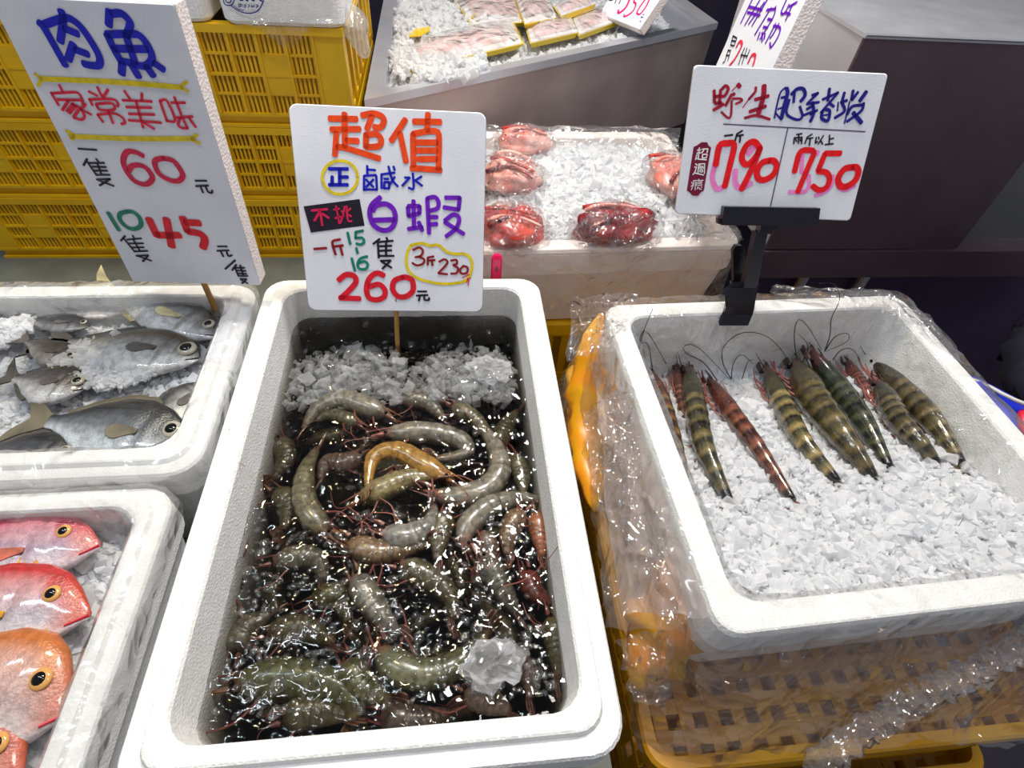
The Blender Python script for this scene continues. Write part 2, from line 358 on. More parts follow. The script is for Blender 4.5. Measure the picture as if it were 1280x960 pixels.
# ------------------------------------------------------------------ yellow crates
def lattice_crate(label, x0, x1, y0, y1, z0, h, seed=0, group='yellow crates stacked behind the silver fish', ncol=15):
    rr = random.Random(seed)
    t = thing('plastic_crate', ((x0 + x1) / 2, (y0 + y1) / 2, z0), label, 'crate', group)
    th = .006; dr = .010                                     # wall thickness, rail height
    post = .05
    mb = MB(); mb.box((x0, y0 - .006, z0 + h - .012), (x1, y0 + .012, z0 + h)); mb.box((x0, y1 - .012, z0 + h - .012), (x1, y1, z0 + h))
    mb.box((x0, y0 + .012, z0 + h - .012), (x0 + .018, y1 - .012, z0 + h)); mb.box((x1 - .018, y0 + .012, z0 + h - .012), (x1 + .006, y1 - .012, z0 + h)); mb.obj('top_rim', yellow, t)
    mb = MB(); mb.box((x0 + .01, y0 - .003, z0), (x1 - .004, y0 + .012, z0 + .005)); mb.box((x0 + .01, y0 - .003, z0 + .019), (x1 - .004, y0 + .012, z0 + .024))
    mb.box((x0 + .012, y0 + .006, z0 + .004), (x1 - .006, y1, z0 + .020)); mb.obj('base', yellow, t)
    mb = MB(); mb.box((x0 + .01, y1 - .012, z0 + .02), (x1 - .01, y1 - .006, z0 + h - .012)); mb.obj('back_wall', inside, t)
    for (a, b_) in ((x0 + .006, x0 + post), (x1 - post, x1 - .002)):
        mb = MB(); mb.box((a, y0 - .002, z0 + .02), (b_, y0 + .02, z0 + h - .012)); mb.obj('corner_post', yellow, t)
    ex = MB()
    for yy in np.linspace(y0 + .03, y1 - .03, 8): ex.box((x1 - .012, yy - .009, z0 + .02), (x1 - .004, yy + .009, z0 + h - .012))
    ex.obj('side_wall', yellow, t)
    X0, X1 = x0 + post, x1 - post; cw = (X1 - X0) / ncol
    zl, zh = z0 + .024, z0 + h - .012; nrow = max(4, int(round((zh - zl) / .030)))
    rh = (zh - zl) / nrow
    rails = MB()
    for k in range(1, nrow): rails.box((X0, y0 - (.003 if k % 2 == 0 else .001), zl + k * rh - .002), (X1, y0 + th, zl + k * rh + .002))
    for c in range(ncol + 1): rails.box((X0 + c * cw - .0022, y0 - .004, zl), (X0 + c * cw + .0022, y0 + th, zh))
    rails.obj('rail_grid', yellow, t)
    sl = MB(); blanks = [(c, r_) for c in range(1, ncol, 3) for r_ in (1, 2)]
    for c in range(ncol):
        for r_ in range(nrow):
            if (c, r_) in blanks: continue
            for q in range(6):
                xx = X0 + c * cw + (q + .5) * cw / 6
                sl.box((xx - .0020, y0 + .001, zl + r_ * rh), (xx + .0020, y0 + th, zl + (r_ + 1) * rh))
    o = sl.obj('slat_lattice', yellow, t); o['kind'] = 'stuff'
    for c in range(1, ncol, 3):
        mb = MB(); mb.box((X0 + c * cw + .002, y0 - .002, zl + rh), (X0 + (c + 1) * cw - .002, y0 + th, zl + 3 * rh)); mb.obj('blank_panel', yellow, t)
    return t
YC = 1.035
lattice_crate('yellow lattice crate at the bottom of the stack of three', -.905, -.176, YC, YC + .48, ZT, .135, 1)
lattice_crate('yellow lattice crate in the middle of the stack of three', -.910, -.170, YC, YC + .48, ZT + .136, .140, 2)
lattice_crate('yellow lattice crate topping the stack, tall corner post at right', -.915, -.158, YC - .002, YC + .48, ZT + .277, .160, 3)
# closed foam boxes resting on top of the crates
ZB = ZT + .438
def closed_box(label, x0, x1, y0, y1, z0, h):
    t = thing('foam_box', ((x0 + x1) / 2, (y0 + y1) / 2, z0), label, 'foam box', 'closed foam boxes on the crates')
    cx, cy, w, d = (x0 + x1) / 2, (y0 + y1) / 2, x1 - x0, y1 - y0
    v, f = loft([rrect(w - .014, d - .014, .018, z0), rrect(w - .004, d - .004, .02, z0 + .006), rrect(w, d, .02, z0 + h - .035)]); sub('box_body', xf(v, cx, cy), f, foam, t)
    v, f = loft([rrect(w + .004, d + .004, .02, z0 + h - .034), rrect(w + .006, d + .006, .02, z0 + h - .006), rrect(w - .006, d - .006, .018, z0 + h)]); sub('lid', xf(v, cx, cy), f, foam, t)
    return t
closed_box('plain white foam box left of the stamped one, on the yellow crates', -.86, -.352, YC - .012, YC + .42, ZB, .20)
stamped = closed_box('white foam box with a round dark stamp, on the yellow crates', -.338, -.150, YC - .015, YC + .42, ZB, .20)

# ------------------------------------------------------------------ lettering
def ribbon(mb, pts, w, o, n, lift):
    """a marker stroke on the plane (o, n), given in picture pixels; w in pixels"""
    q = np.array(pts, float)
    if len(q) > 2:
        q = spline(np.c_[q, np.zeros(len(q))], max(6, 5 * len(q)))[:, :2]
    w3 = [Ppl(u, v, o, n) + n * lift for u, v in q]
    c0 = w3[0]; depth = np.linalg.norm(c0 - EYE); rad = .5 * w * depth / math.hypot(F, *(np.array(pts[0]) - (640, 480)))
    T = np.gradient(np.array(w3), axis=0)
    L = []; Rr = []
    for p, t in zip(w3, T):
        s = unit(np.cross(n, t)); L.append(p + s * rad); Rr.append(p - s * rad)
    k = len(w3); v = L + Rr; f = [(i, k + i, k + i + 1, i + 1) for i in range(k - 1)]
    mb.add(v, f)
    for p, t in ((w3[0], -T[0]), (w3[-1], T[-1])):           # round ends
        t = unit(t); s = unit(np.cross(n, t)); e = [p + rad * (math.cos(a) * s + math.sin(a) * t * .6) for a in np.linspace(0, PI, 7)]
        mb.add(e, [tuple(range(7))])
def strokes(txt): return [[tuple(float(c) for c in p.split(',')) for p in s.split()] for s in txt.replace('\n', ' ').split(';') if s.strip()]
def letter(parent, o, n, cr, matname, w, txt, name='lettering', lift=.0008, label=None):
    if '|' in txt:                                           # one object for each character
        for t_ in txt.split('|'): letter(parent, o, n, cr, matname, w, t_, name, lift, label)
        return
    fn, s = cr; mb = MB()
    for st in strokes(txt):
        if len(st) == 1: st = [st[0], (st[0][0] + 1, st[0][1] + 1)]
        ribbon(mb, [fn(*p) for p in st], w * s, o, n, lift)
    ob = mb.obj(name, ink[matname], parent)
    if label: ob['label'] = label
    return ob
def patch(parent, o, n, cr, mat, txt, name, lift=.0005, thick=.0004):
    fn, s = cr; q = [Ppl(*fn(*p), o, n) for p in strokes(txt)[0]]; k = len(q)
    v = [p + n * lift for p in q] + [p + n * (lift - thick) for p in q]
    f = [tuple(range(k)), tuple(range(2 * k - 1, k - 1, -1))] + [(i, k + i, k + (i + 1) % k, (i + 1) % k) for i in range(k)]
    return sub(name, v, f, mat, parent)
def quad_pose(q, y, at=.5):
    src = [(0, 0), (1, 0), (1, 1), (0, 1)]; A = []
    for (X, Y), (u, v) in zip(src, q):
        x = (u - 640) / F; yy = (v - 480) / F
        A.append([X, Y, 1, 0, 0, 0, -x * X, -x * Y, -x]); A.append([0, 0, 0, X, Y, 1, -yy * X, -yy * Y, -yy])
    h = np.linalg.svd(np.array(A))[2][-1].reshape(3, 3)
    if h[2, 2] < 0: h = -h
    w = R3 @ h; o, a, b_ = w[:, 2], w[:, 0], w[:, 1]
    lam = y / (o + .5 * a)[1]; n = unit(np.cross(a, b_))
    return o * lam + EYE, a * lam, b_ * lam, n
def edge_pose(bl, br, l2, lean, y, hlen):
    """board from its bottom corners and the two side edges and its backward lean"""
    m = unit(np.cross(ray(*bl), ray(*l2))); b_ = np.array([0, lean, 1.0]); b_[0] = -(b_[1] * m[1] + b_[2] * m[2]) / m[0]; b_ = unit(b_)
    m = np.cross(ray(*bl), ray(*br)); a = unit(np.cross(m, b_)); a = a if a[0] > 0 else -a
    o = PY(*bl, y); d1, d2 = ray(*bl), ray(*br)
    # length of a so that o + a lies on the ray of br
    M_ = np.array([a, -d2]).T; s = np.linalg.lstsq(M_, EYE - o, rcond=None)[0][0]
    a = a * s; n = unit(np.cross(a, b_)); return o, a, b_ * hlen, n
def sign_board(name, label, pose, thick, rc=.06, lo=0.0):
    o, a, b_, n = pose
    t = thing(name, tuple(o + a / 2 + lo * b_), label, 'price sign', 'price signs')
    la, lb = np.linalg.norm(a), np.linalg.norm(b_)
    lp = np.array(rrect(la, lb * (1 - lo), rc * .1, 0, 4)); lp2 = np.array(rrect(la - .002, lb * (1 - lo) - .002, rc * .1, 0, 4))
    c = o + a / 2 + b_ * (.5 + lo / 2); ua, ub = unit(a), unit(b_)
    put = lambda q, z: [c + p[0] * ua + p[1] * ub + z * n for p in q]
    v, f = loft([put(lp2, 0), put(lp, -.001)], False, False); f = [tuple(range(len(lp2)))] + f
    v, f = loft([put(lp, -thick), put(lp, -.001), put(lp2, 0)], True, True); sub('board', v, f, board, t)
    v, f = loft([put(np.array(rrect(la + .0006, lb * (1 - lo) + .0006, rc * .1, 0, 4)), -thick + .001), put(np.array(rrect(la + .0006, lb * (1 - lo) + .0006, rc * .1, 0, 4)), -.0015)], False, False); sub('cut_edge', v, f, boardedge, t)
    return t
# -- sign 60 / 45
p1 = quad_pose([(166, 352), (325, 357), (217, 5), (-16, -6)], .650); o, a, b_, n = p1
s1 = sign_board('price_sign', 'tall white foam price sign reading 60 and 45 over the silver fish', p1, .026, .02)
A = crop(40, 0, 220, 100, 1280); B = crop(55, 100, 255, 180, 1280); C = crop(90, 170, 280, 260, 1280); D = crop(120, 250, 320, 360, 1280); FULL = (lambda x, y: (x, y), 1.0)
letter(s1, o, n, A, 'blue', 66, '''65,200 120,260 300,580;120,215 250,170 330,160 430,230 530,370 600,500 600,575 530,580 460,565;262,95 280,170 255,370;290,250 410,300;370,390 325,530;390,440 500,480|690,95 685,225;700,120 800,120 870,190 870,240 840,320;670,305 740,450 800,555;670,305 830,300 950,310 1030,400 1070,520 1000,585 870,555 800,540;840,320 920,560;730,430 1020,435;805,560 800,655;890,580 950,680;1020,590 1080,670;1090,560 1170,615''')
letter(s1, o, n, FULL, 'yellow', 6.5, '50,98 140,102 228,109|88,170 165,173 243,173', name='underline')
letter(s1, o, n, FULL, 'yellow', 4, '44,92 52,98 48,107|234,102 227,108 235,114|83,163 92,168 90,174|247,168 240,173 250,179', name='underline_fork')
letter(s1, o, n, B, 'rose', 22, '''125,40 155,95;60,100 120,200;60,105 160,100 270,100 310,160 310,190;110,155 300,160;200,160 150,240;240,185 185,250;260,205 205,265;220,190 290,220 325,290 300,315 240,300;285,230 240,295;335,190 295,235;295,230 380,275|430,55 465,130;360,90 430,125;515,75 475,140;365,150 390,200;370,155 470,150 560,155 595,185 590,210;420,190 540,185 570,220 540,240 450,235 420,195;515,240 555,345;430,275 475,335;435,275 560,265 630,300 650,340 620,350|645,85 690,150;785,105 785,160;630,160 865,170;660,215 860,220;680,270 885,275;740,170 795,380;680,320 940,340;800,340 885,390|930,165 985,325;930,165 985,165 1050,320 980,325;1020,180 1130,180;1045,135 1110,300 1150,380;1060,300 1190,290;1095,300 1075,350 1100,380 1150,385;1160,300 1215,375''')
letter(s1, o, n, C, 'black', 18, '''55,105 210,115|130,190 100,245;125,205 210,330;205,190 225,215;150,225 275,225;175,255 290,260;190,290 300,290;205,325 320,325;215,225 250,320;210,365 325,360;325,360 235,415;225,370 355,420|1040,375 1135,375;1045,420 1150,415;1085,425 1105,475;1125,420 1150,470 1180,475 1182,455''')
letter(s1, o, n, C, 'crimson', 46, '600,165 540,135 470,130 435,190 450,270 510,360 580,400 640,400 680,350 640,280 580,245 510,250 480,290|770,185 710,200 700,240 740,320 830,370 900,375 935,330 900,260 850,205 770,185')
letter(s1, o, n, D, 'green', 36, '100,100 185,240|250,90 195,110 195,160 250,215 310,230 360,200 350,140 300,95 250,90')
letter(s1, o, n, D, 'red', 62, '425,150 490,285;490,280 670,280;565,150 608,370|695,140 735,250;735,250 830,268 870,310 858,380;720,178 828,182')
letter(s1, o, n, D, 'black', 16, '''235,285 200,325;220,300 310,410;295,280 310,310;250,315 365,305;265,345 380,345;285,378 385,376;305,410 415,405;300,315 350,400;325,445 420,440;420,440 375,490;335,445 445,485|975,370 1050,370;970,405 1065,400;1000,410 1020,450;1045,405 1060,445 1090,440|1115,480 1035,550|1125,515 1090,560;1110,530 1140,605;1110,540 1190,540;1120,560 1200,565;1130,585 1205,588;1140,605 1215,605;1155,520 1180,600;1155,630 1205,630;1205,630 1170,665;1160,635 1215,665''')
sub('stick', *tube([Ppl(255, 354, o - n * .013, n) + [0, 0, .05], Ppl(255, 354, o - n * .013, n) + [.002, -.004, -.10]], .004), wood, s1)
# -- sign 260
p2 = quad_pose([(386, 388), (603, 390), (608, 141), (360, 129)], .618); o, a, b_, n = p2
s2 = sign_board('price_sign', 'square white price sign reading 260 standing in the shrimp box', p2, .008, .10)
E_ = crop(400, 130, 560, 220, 1280); Fc = crop(395, 190, 595, 310, 1280); G = crop(375, 235, 505, 345, 1135); Hh = crop(410, 290, 600, 390, 1280)
letter(s2, o, n, E_, 'orange', 58, '''245,95 250,430;95,145 368,150;112,255 398,250;265,365 380,370;165,290 150,512;170,430 260,440 595,545;420,115 530,95 620,125 640,180 600,235 540,228;520,120 470,250;460,300 460,430;460,310 560,300 610,350 600,410 540,428 460,428|855,155 712,368;800,290 862,578;938,175 1205,180;1080,98 1070,270;930,300 935,620;930,300 1060,275 1160,275 1190,330 1185,650;970,385 1170,385;970,465 1170,465;980,552 1165,548;912,640 1208,660''')
circ = lambda cx, cy, rx_, ry, k=17: ' '.join('%.0f,%.0f' % (cx + rx_ * math.cos(2 * PI * i / (k - 1)), cy + ry * math.sin(2 * PI * i / (k - 1))) for i in range(k))
letter(s2, o, n, Fc, 'yellow', 22, circ(193, 203, 142, 134), name='ring')
letter(s2, o, n, Fc, 'blue', 28, '105,135 255,135;190,135 190,260;190,200 255,200;130,195 130,260;105,262 255,262')
letter(s2, o, n, Fc, 'blue', 19, '''410,110 412,180;410,140 475,145;385,190 385,305;385,190 480,185;482,188 488,302;385,300 490,300;400,220 460,280;460,220 400,280;525,185 525,290;520,180 630,165;580,115 610,220 655,275;620,115 630,145;545,215 580,215;550,240 585,240;585,240 585,290;585,290 545,290;545,290 548,240;630,200 590,260|775,170 780,290 740,285;710,205 750,205;750,205 690,270;845,195 790,230;790,225 850,270''')
letter(s2, o, n, Fc, 'purple', 40, '515,362 450,420 430,490 460,580 530,625 600,610 635,540 620,460 560,415 480,430 455,470;465,545 620,540')
letter(s2, o, n, Fc, 'purple', 34, '''780,388 785,605;735,440 742,512;742,512 828,490;828,490 828,432;828,432 738,432;738,615 850,600;822,560 850,628;890,370 905,650;890,370 950,360 980,400 970,450 908,470;908,520 970,520;908,580 968,575;1035,365 1150,365;1150,365 1140,460;1140,460 1022,442;1030,548 1100,500 1145,530 1120,610 1040,675;1030,560 1182,655''')
patch(s2, o, n, G, ink['black'], '40,200 120,485 705,410 650,120', 'black_sticker')
letter(s2, o, n, G, 'magenta', 26, '130,245 300,230;225,240 160,355;225,270 245,408;250,280 315,325', lift=.0011)
letter(s2, o, n, G, 'magenta', 20, '395,195 430,385;370,235 430,225;385,330 440,310;490,200 470,300 440,385;510,195 525,350 565,360;455,250 475,270;555,220 525,250;450,320 480,300;530,290 560,310', lift=.0011)
patch(s2, o, n, G, board, '430,435 500,910 800,895 770,415', 'paper_tag', .0003, .0002)
letter(s2, o, n, G, 'darkred', 28, '155,665 290,655|440,560 360,580 360,630 390,725;365,640 470,625;440,635 465,730')
letter(s2, o, n, G, 'green', 30, '520,485 550,610|690,465 610,480;610,480 608,545;608,545 680,545 700,590 660,615 615,605|615,655 630,710|565,765 600,900|735,745 660,770 630,830 650,880 720,880 740,830 700,800 640,820')
letter(s2, o, n, G, 'black', 24, '870,555 800,610;850,590 860,760;945,540 955,570;850,590 1015,575;870,635 1000,630;870,685 1000,680;860,740 1025,740;940,580 940,740;880,795 990,790;990,790 900,880;890,800 1000,870')
letter(s2, o, n, Hh, 'red', 46, '90,405 150,360 220,370 235,420 180,490 110,555;100,553 268,560|470,365 410,345 350,390 325,470 345,550 410,570 470,545 480,490 430,440 350,460|630,380 560,410 545,480 590,540 660,540 715,490 710,410 660,380 630,380')
letter(s2, o, n, Hh, 'darkred', 19, '715,150 770,130 800,160 780,200 735,212;760,205 810,230 800,265 750,280 710,260|890,205 840,215;840,215 840,275;845,240 900,235;875,240 880,280|935,250 980,230 1005,260 930,345;930,347 1005,355|1035,240 1080,235 1085,265 1055,278;1055,278 1095,305 1080,345 1035,350|1140,285 1110,320 1130,350 1170,340 1175,300 1140,285')
letter(s2, o, n, Hh, 'red', 8, '1190,355 1130,385|1170,392 1202,385;1180,390 1165,425;1170,408 1192,403;1184,403 1181,450')
letter(s2, o, n, Hh, 'yellow', 24, '700,110 790,95 860,115 930,110 1000,165 1070,185 1150,185 1205,230 1210,320 1170,400 1080,430 960,435 860,420 760,390 690,340 660,260 670,170 700,110', name='ring', lift=.0005)
letter(s2, o, n, Hh, 'black', 17, '755,500 830,500;745,535 840,530;775,535 765,578;810,535 815,570 850,570 850,552')
q = Ppl(495, 386, o - n * .004, n)
sub('stick', *tube([q + b_ * .15, q, P(497, 432, -.055), P(497, 432, -.055) + [0, -.02, -.06]], .0035), wood, s2)
# -- sign 790 / 750 in its clip holder
p3 = quad_pose([(844, 267), (1063, 276), (1111, 92), (868, 81)], .628); o, a, b_, n = p3
s3 = sign_board('price_sign', 'white printed price sign reading 790 and 750 held in the black clip', p3, .004, .05)
I_ = crop(880, 95, 990, 165, 1280); J = crop(960, 95, 1100, 175, 1280); K = crop(855, 160, 985, 270, 1135); Lc = crop(850, 170, 900, 255, 565); Mc = crop(965, 155, 1095, 265, 1135)
def multi(sg, o, n, cr, ink_, rows):
    for w_, txt in rows: letter(sg, o, n, cr, ink_, w_, txt)
multi(s3, o, n, I_, 'signred', [(46, '145,210 150,380;260,190 310,145 350,190 300,285 245,300;240,200 220,400;155,305 230,285;160,400 250,390;135,495 280,410;420,258 440,272;400,270 310,430'), (62, '490,125 518,158'), (16, '480,140 400,220'),
    (32, '410,330 520,330 550,360 460,405;400,360 390,560 350,610 250,525'), (38, '750,165 740,230 650,340;590,610 760,575 955,630'), (16, '690,280 560,460'), (72, '870,140 860,300 790,540'), (50, '740,345 935,290|660,520 895,440')])
multi(s3, o, n, J, 'navy', [(20, '200,130 140,190 100,330 70,480;110,380 160,360;80,420 150,500'), (45, '210,140 220,200 180,350 150,485'), (30, '150,250 190,240;240,270 210,430 330,500 390,460 360,350;300,190 290,300'), (40, '265,210 330,150 400,150 420,220 370,290'),
    (30, '500,220 570,195;570,195 450,310;440,320 580,300;440,380 510,340;400,450 500,410;480,440 560,390;620,270 800,190;790,200 600,420;700,310 750,350'), (36, '505,300 520,420 480,520;700,145 680,280;620,400 610,480 680,510 700,400 640,380'), (18, '630,450 690,440'),
    (34, '870,190 840,300;830,300 900,280;840,300 870,400 760,480;970,165 950,270;1025,185 955,275;900,440 960,350 1080,330;1090,310 1060,400 900,520'), (46, '1120,180 1045,285|970,420 1065,535'), (18, '800,300 790,400;930,290 870,540')])
letter(s3, o, n, FULL, 'line', 1.3, '904,155 1081,164.5|984.5,160 963,257', name='rule_line')
letter(s3, o, n, K, 'pinkwash', 60, '400,180 330,420 310,560 360,665 430,640;560,460 560,600 620,655 735,600;750,215 700,280', name='faded_wash', lift=.0003)
letter(s3, o, n, Mc, 'pinkwash', 45, '330,340 320,530;400,560 400,680 340,740 185,740;660,560 640,680 560,750 470,780;500,300 490,330;720,690 800,720 900,670', name='faded_wash', lift=.0003)
letter(s3, o, n, K, 'black', 20, '440,85 530,75|635,30 575,65;575,65 555,140;580,85 645,75;615,80 605,155')
letter(s3, o, n, K, 'scarlet', 66, '345,405 385,195 470,168 545,185 500,400 442,640|825,215 760,150 680,190 630,300 645,375 700,395 790,300 830,215;828,220 740,440 625,670|930,355 850,380 795,470 810,550 880,565 970,510 1010,420 980,360 930,355')
letter(s3, o, n, Mc, 'scarlet', 60, '242,522 300,315 390,285 455,310 400,450 278,740|745,320 578,320;575,325 500,510;500,515 590,530 625,600 590,690 510,720 440,675')
letter(s3, o, n, Mc, 'scarlet', 68, '880,470 790,490 720,590 740,670 810,680 900,620 940,530 920,475 880,470')
patch(s3, o, n, K, ink['plum'], '190,155 140,190 105,205 30,680 60,700 90,735 150,740 185,700 215,680 295,210 270,195 250,155', 'plaque')
letter(s3, o, n, Lc, 'white', 17, '270,165 265,215;240,200 290,195;235,240 290,235;262,215 255,320;235,260 215,335;225,310 260,325 370,335;310,185 390,180;390,180 378,235;340,185 305,240;315,260 380,255;380,255 370,305;370,305 310,310;310,310 315,260', lift=.0011)
letter(s3, o, n, Lc, 'white', 15, '215,390 235,410;200,440 230,435;230,435 210,500 180,545;200,520 330,550;260,395 345,390;260,395 250,530;345,390 340,530;280,395 280,430;280,430 325,430;265,450 335,450;280,475 280,505;280,505 315,505;315,505 315,475;315,475 280,475', lift=.0011)
letter(s3, o, n, Lc, 'white', 11, '260,605 265,625;185,630 325,625;190,630 185,690 155,760;160,650 175,675;150,710 180,690;215,650 210,760;215,650 235,660 225,700;250,650 310,645;250,670 305,665;245,695 310,690;250,715 240,750;265,725 275,750 300,750;295,715 305,725', lift=.0011)
letter(s3, o, n, Mc, 'black', 16, '265,115 325,105;240,150 235,215;240,150 325,145;325,145 320,215;290,110 285,210;255,165 265,190;305,165 310,185|435,110 380,145;380,145 355,215;385,160 445,150;415,155 405,235|480,145 470,210;470,210 495,190;505,140 510,165;560,125 500,220;525,175 550,220|625,120 620,220;625,165 670,155;575,225 665,215')
# clip holder: jaw bar, swivel neck, arm, lever and curved rim clamp
cl = thing('clip_holder', tuple(PY(925, 395, .615)), 'black plastic clip holder gripping the back rim of the prawn box', 'sign holder')
ua, ub = unit(a), unit(b_)
def slab(pts, oo, nn, t0, t1):
    q = [Ppl(u, v, oo, nn) for u, v in pts]; k = len(q)
    return [p + nn * t0 for p in q] + [p + nn * t1 for p in q], [tuple(range(k))[::-1], tuple(range(k, 2 * k))] + [(i, (i + 1) % k, k + (i + 1) % k, k + i) for i in range(k)]
sub('jaw_bar', *slab([(899, 280), (1018, 281), (1021, 259), (902, 257)], o, n, -.010, .010), blackp, cl)
sub('jaw_hinge', *slab([(896, 279), (902, 279), (902, 272), (896, 272)], o, n, -.004, .006), blackp, cl)
sub('swivel_neck', *slab([(950, 281), (972, 281), (962, 292), (948, 291)], o, n, -.012, .004), blackp, cl)
na = unit([0, -1, .25]); oa = PY(950, 290, .628)
sub('arm', *slab([(943, 289), (957, 290), (944, 358), (927, 358)], oa, na, -.006, .006), blackp, cl)
sub('lever', *slab([(915, 312), (919, 306), (926, 306), (930, 312), (928, 356), (916, 358)], PY(922, 330, .645), na, -.004, .004), blackp, cl)
# the clamp: an S-curved plate over the rim
prof = [(905, 952, 356, .634), (905, 951, 360, .612), (906, 948, 372, .606), (907, 946, 384, .604), (905, 944, 393, .606), (899, 938, 407, .596)]
v = []
for (ul, ur, vv, yy) in prof: v += [PY(ul + 8 * (vv < 365), vv, yy), PY(ur - 3, vv, yy)]
m_ = len(v); v = v + [p + np.array([0, .006, .003]) for p in v]
f = []
for i in range(len(prof) - 1):
    k = 2 * i; f += [(k, k + 1, k + 3, k + 2), (m_ + k, m_ + k + 2, m_ + k + 3, m_ + k + 1), (k, k + 2, m_ + k + 2, m_ + k), (k + 1, m_ + k + 1, m_ + k + 3, k + 3)]
f += [(0, m_, m_ + 1, 1), (m_ - 2, m_ - 1, 2 * m_ - 1, 2 * m_ - 2)]
sub('rim_clamp', v, f, blackp, cl)
sub('rear_jaw', *slab([(897, 372), (908, 360), (925, 356), (925, 372)], PY(910, 365, .650), na, -.003, .003), blackp, cl)
# -- sign 330 in the steel tray and the purple lettered sign
p4 = edge_pose((749, 17), (799, 37), (760, 0), .35, 1.66, .17); o, a, b_, n = p4
s4 = sign_board('price_sign', 'tilted white price sign reading 330 stuck in the steel tray', p4, .022, .02)
Nc = crop(740, 0, 850, 50, 1280); O_ = crop(880, 0, 1060, 120, 1280)
letter(s4, o, n, Nc, 'hotpink', 34, '520,-60 545,-10 500,100 430,170 385,190 385,150'); letter(s4, o, n, Nc, 'hotpink', 26, '560,-50 620,-20 610,30 640,60 600,160 520,225 470,240 472,215;800,-40 700,100 655,190 700,205 780,110 835,-10 800,-40')
letter(s4, o, n, Nc, 'black', 15, '360,-10 335,50;425,-10 395,55;250,5 300,5'); letter(s4, o, n, Nc, 'blue', 14, '745,212 755,216;715,250 742,256;700,308 710,314')
p5 = edge_pose((896, 79), (966, 83), (931, 0), .30, .98, .30); o, a, b_, n = p5
o = o - b_ * .35
s5 = sign_board('price_sign', 'white sign with purple characters half hidden behind the 790 sign', (o, a, b_, n), .024, .02)
letter(s5, o, n, O_, 'purple', 22, '440,-20 330,205;500,0 365,225;540,20 400,215;570,-10 430,230;400,60 520,90;390,110 500,140;600,70 460,300;640,60 620,150 500,350;560,90 640,80;570,170 610,180;530,240 570,250;480,270 455,310;500,290 480,350;520,290 520,370;545,300 540,345;740,-10 690,110 720,120 760,40;760,60 830,20;790,40 730,180;720,110 770,130;640,210 550,385;670,210 620,300 590,340;620,230 680,250 660,330 600,420 590,380')
letter(s5, o, n, O_, 'black', 13, '260,320 240,400;240,400 270,410;270,410 295,340;295,340 260,320;250,360 285,370|220,440 190,540;215,450 240,450;240,450 215,540;200,490 225,495;190,545 170,560|365,425 330,500;345,470 310,575;385,430 340,570;410,440 380,520;330,490 390,500')
letter(s5, o, n, O_, 'rose', 28, '290,420 320,370 340,400 280,520 230,580|395,560 430,490 460,500 440,580')
sub('stick', *tube([o + a / 2 - n * .012 + b_ * .1, o + a / 2 - n * .012 - b_ * .30], .004), wood, s5)
# stamp printed on the closed foam box
Q = crop(270, 0, 350, 30, 1280); oq = np.array([0, YC - .015, 0.]); nq = np.array([0, -1., 0])
letter(stamped, oq, nq, Q, 'navy', 20, '140,-20 180,80 250,105 330,80 375,-20;190,-10 230,50 290,40 310,-10;300,110 430,200 580,255 700,260 820,225 900,130 955,0', name='stamp')
letter(stamped, oq, nq, Q, 'navy', 13, '360,115 450,180 550,210;450,80 510,80;510,80 505,130;505,130 455,130;455,130 450,80;480,80 480,130;540,90 545,140;575,90 600,150;600,90 570,150;640,90 670,110 640,150;720,100 710,155;760,100 750,155;700,125 780,125;800,90 850,110;850,110 800,150;825,95 835,150', name='stamp')
letter(stamped, oq, nq, Q, 'navy', 32, '480,0 540,-2;600,-5 640,15;720,0 770,8;880,0 920,20', name='stamp')
# ================================================================== STEELWORK AND CRATES AT THE RIGHT
def prism(pts, z0, z1):
    k = len(pts); v = [(x, y, z0) for x, y in pts] + [(x, y, z1) for x, y in pts]
    return v, [tuple(range(k))[::-1], tuple(range(k, 2 * k))] + [(i, (i + 1) % k, k + (i + 1) % k, k + i) for i in range(k)]
cab = thing('steel_cabinet', (1.1, 1.3, -.78), 'large dark stainless steel cabinet at the upper right', 'cabinet')
sub('front_panel', *prism([(.705, 1.0), (1.175, 1.0), (1.175, 1.006), (.705, 1.006)], -.158, .262), steelp, cab)
sub('top_plate', *prism([(.703, .998), (1.9, .998), (1.9, 2.1), (.76, 2.1), (.66, 1.28), (.693, 1.165)], .262, .268), steelm, cab)
sub('side_panel', *prism([(.705, 1.006), (.711, 1.006), (.700, 1.165), (.61, 1.30), (.604, 1.296), (.694, 1.163)], -.158, .262), steelm, cab)
sub('edge_trim', *tube([(.703, .998, .268), (1.9, .998, .268)], .003, 6, 4), steelm, cab)
sub('ledge', *prism([(.705, .995), (1.42, .995), (1.42, 1.05), (.705, 1.05)], -.235, -.162), steelp, cab)
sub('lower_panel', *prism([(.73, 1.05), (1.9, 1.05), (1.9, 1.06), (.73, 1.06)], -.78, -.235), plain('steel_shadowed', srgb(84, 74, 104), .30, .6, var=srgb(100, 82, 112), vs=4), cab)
for x in (.86, 1.02):
    sub('leg', *tube([(x, 1.03, -.78), (x, 1.03, -.235)], .012, 10, 3), steelm, cab)
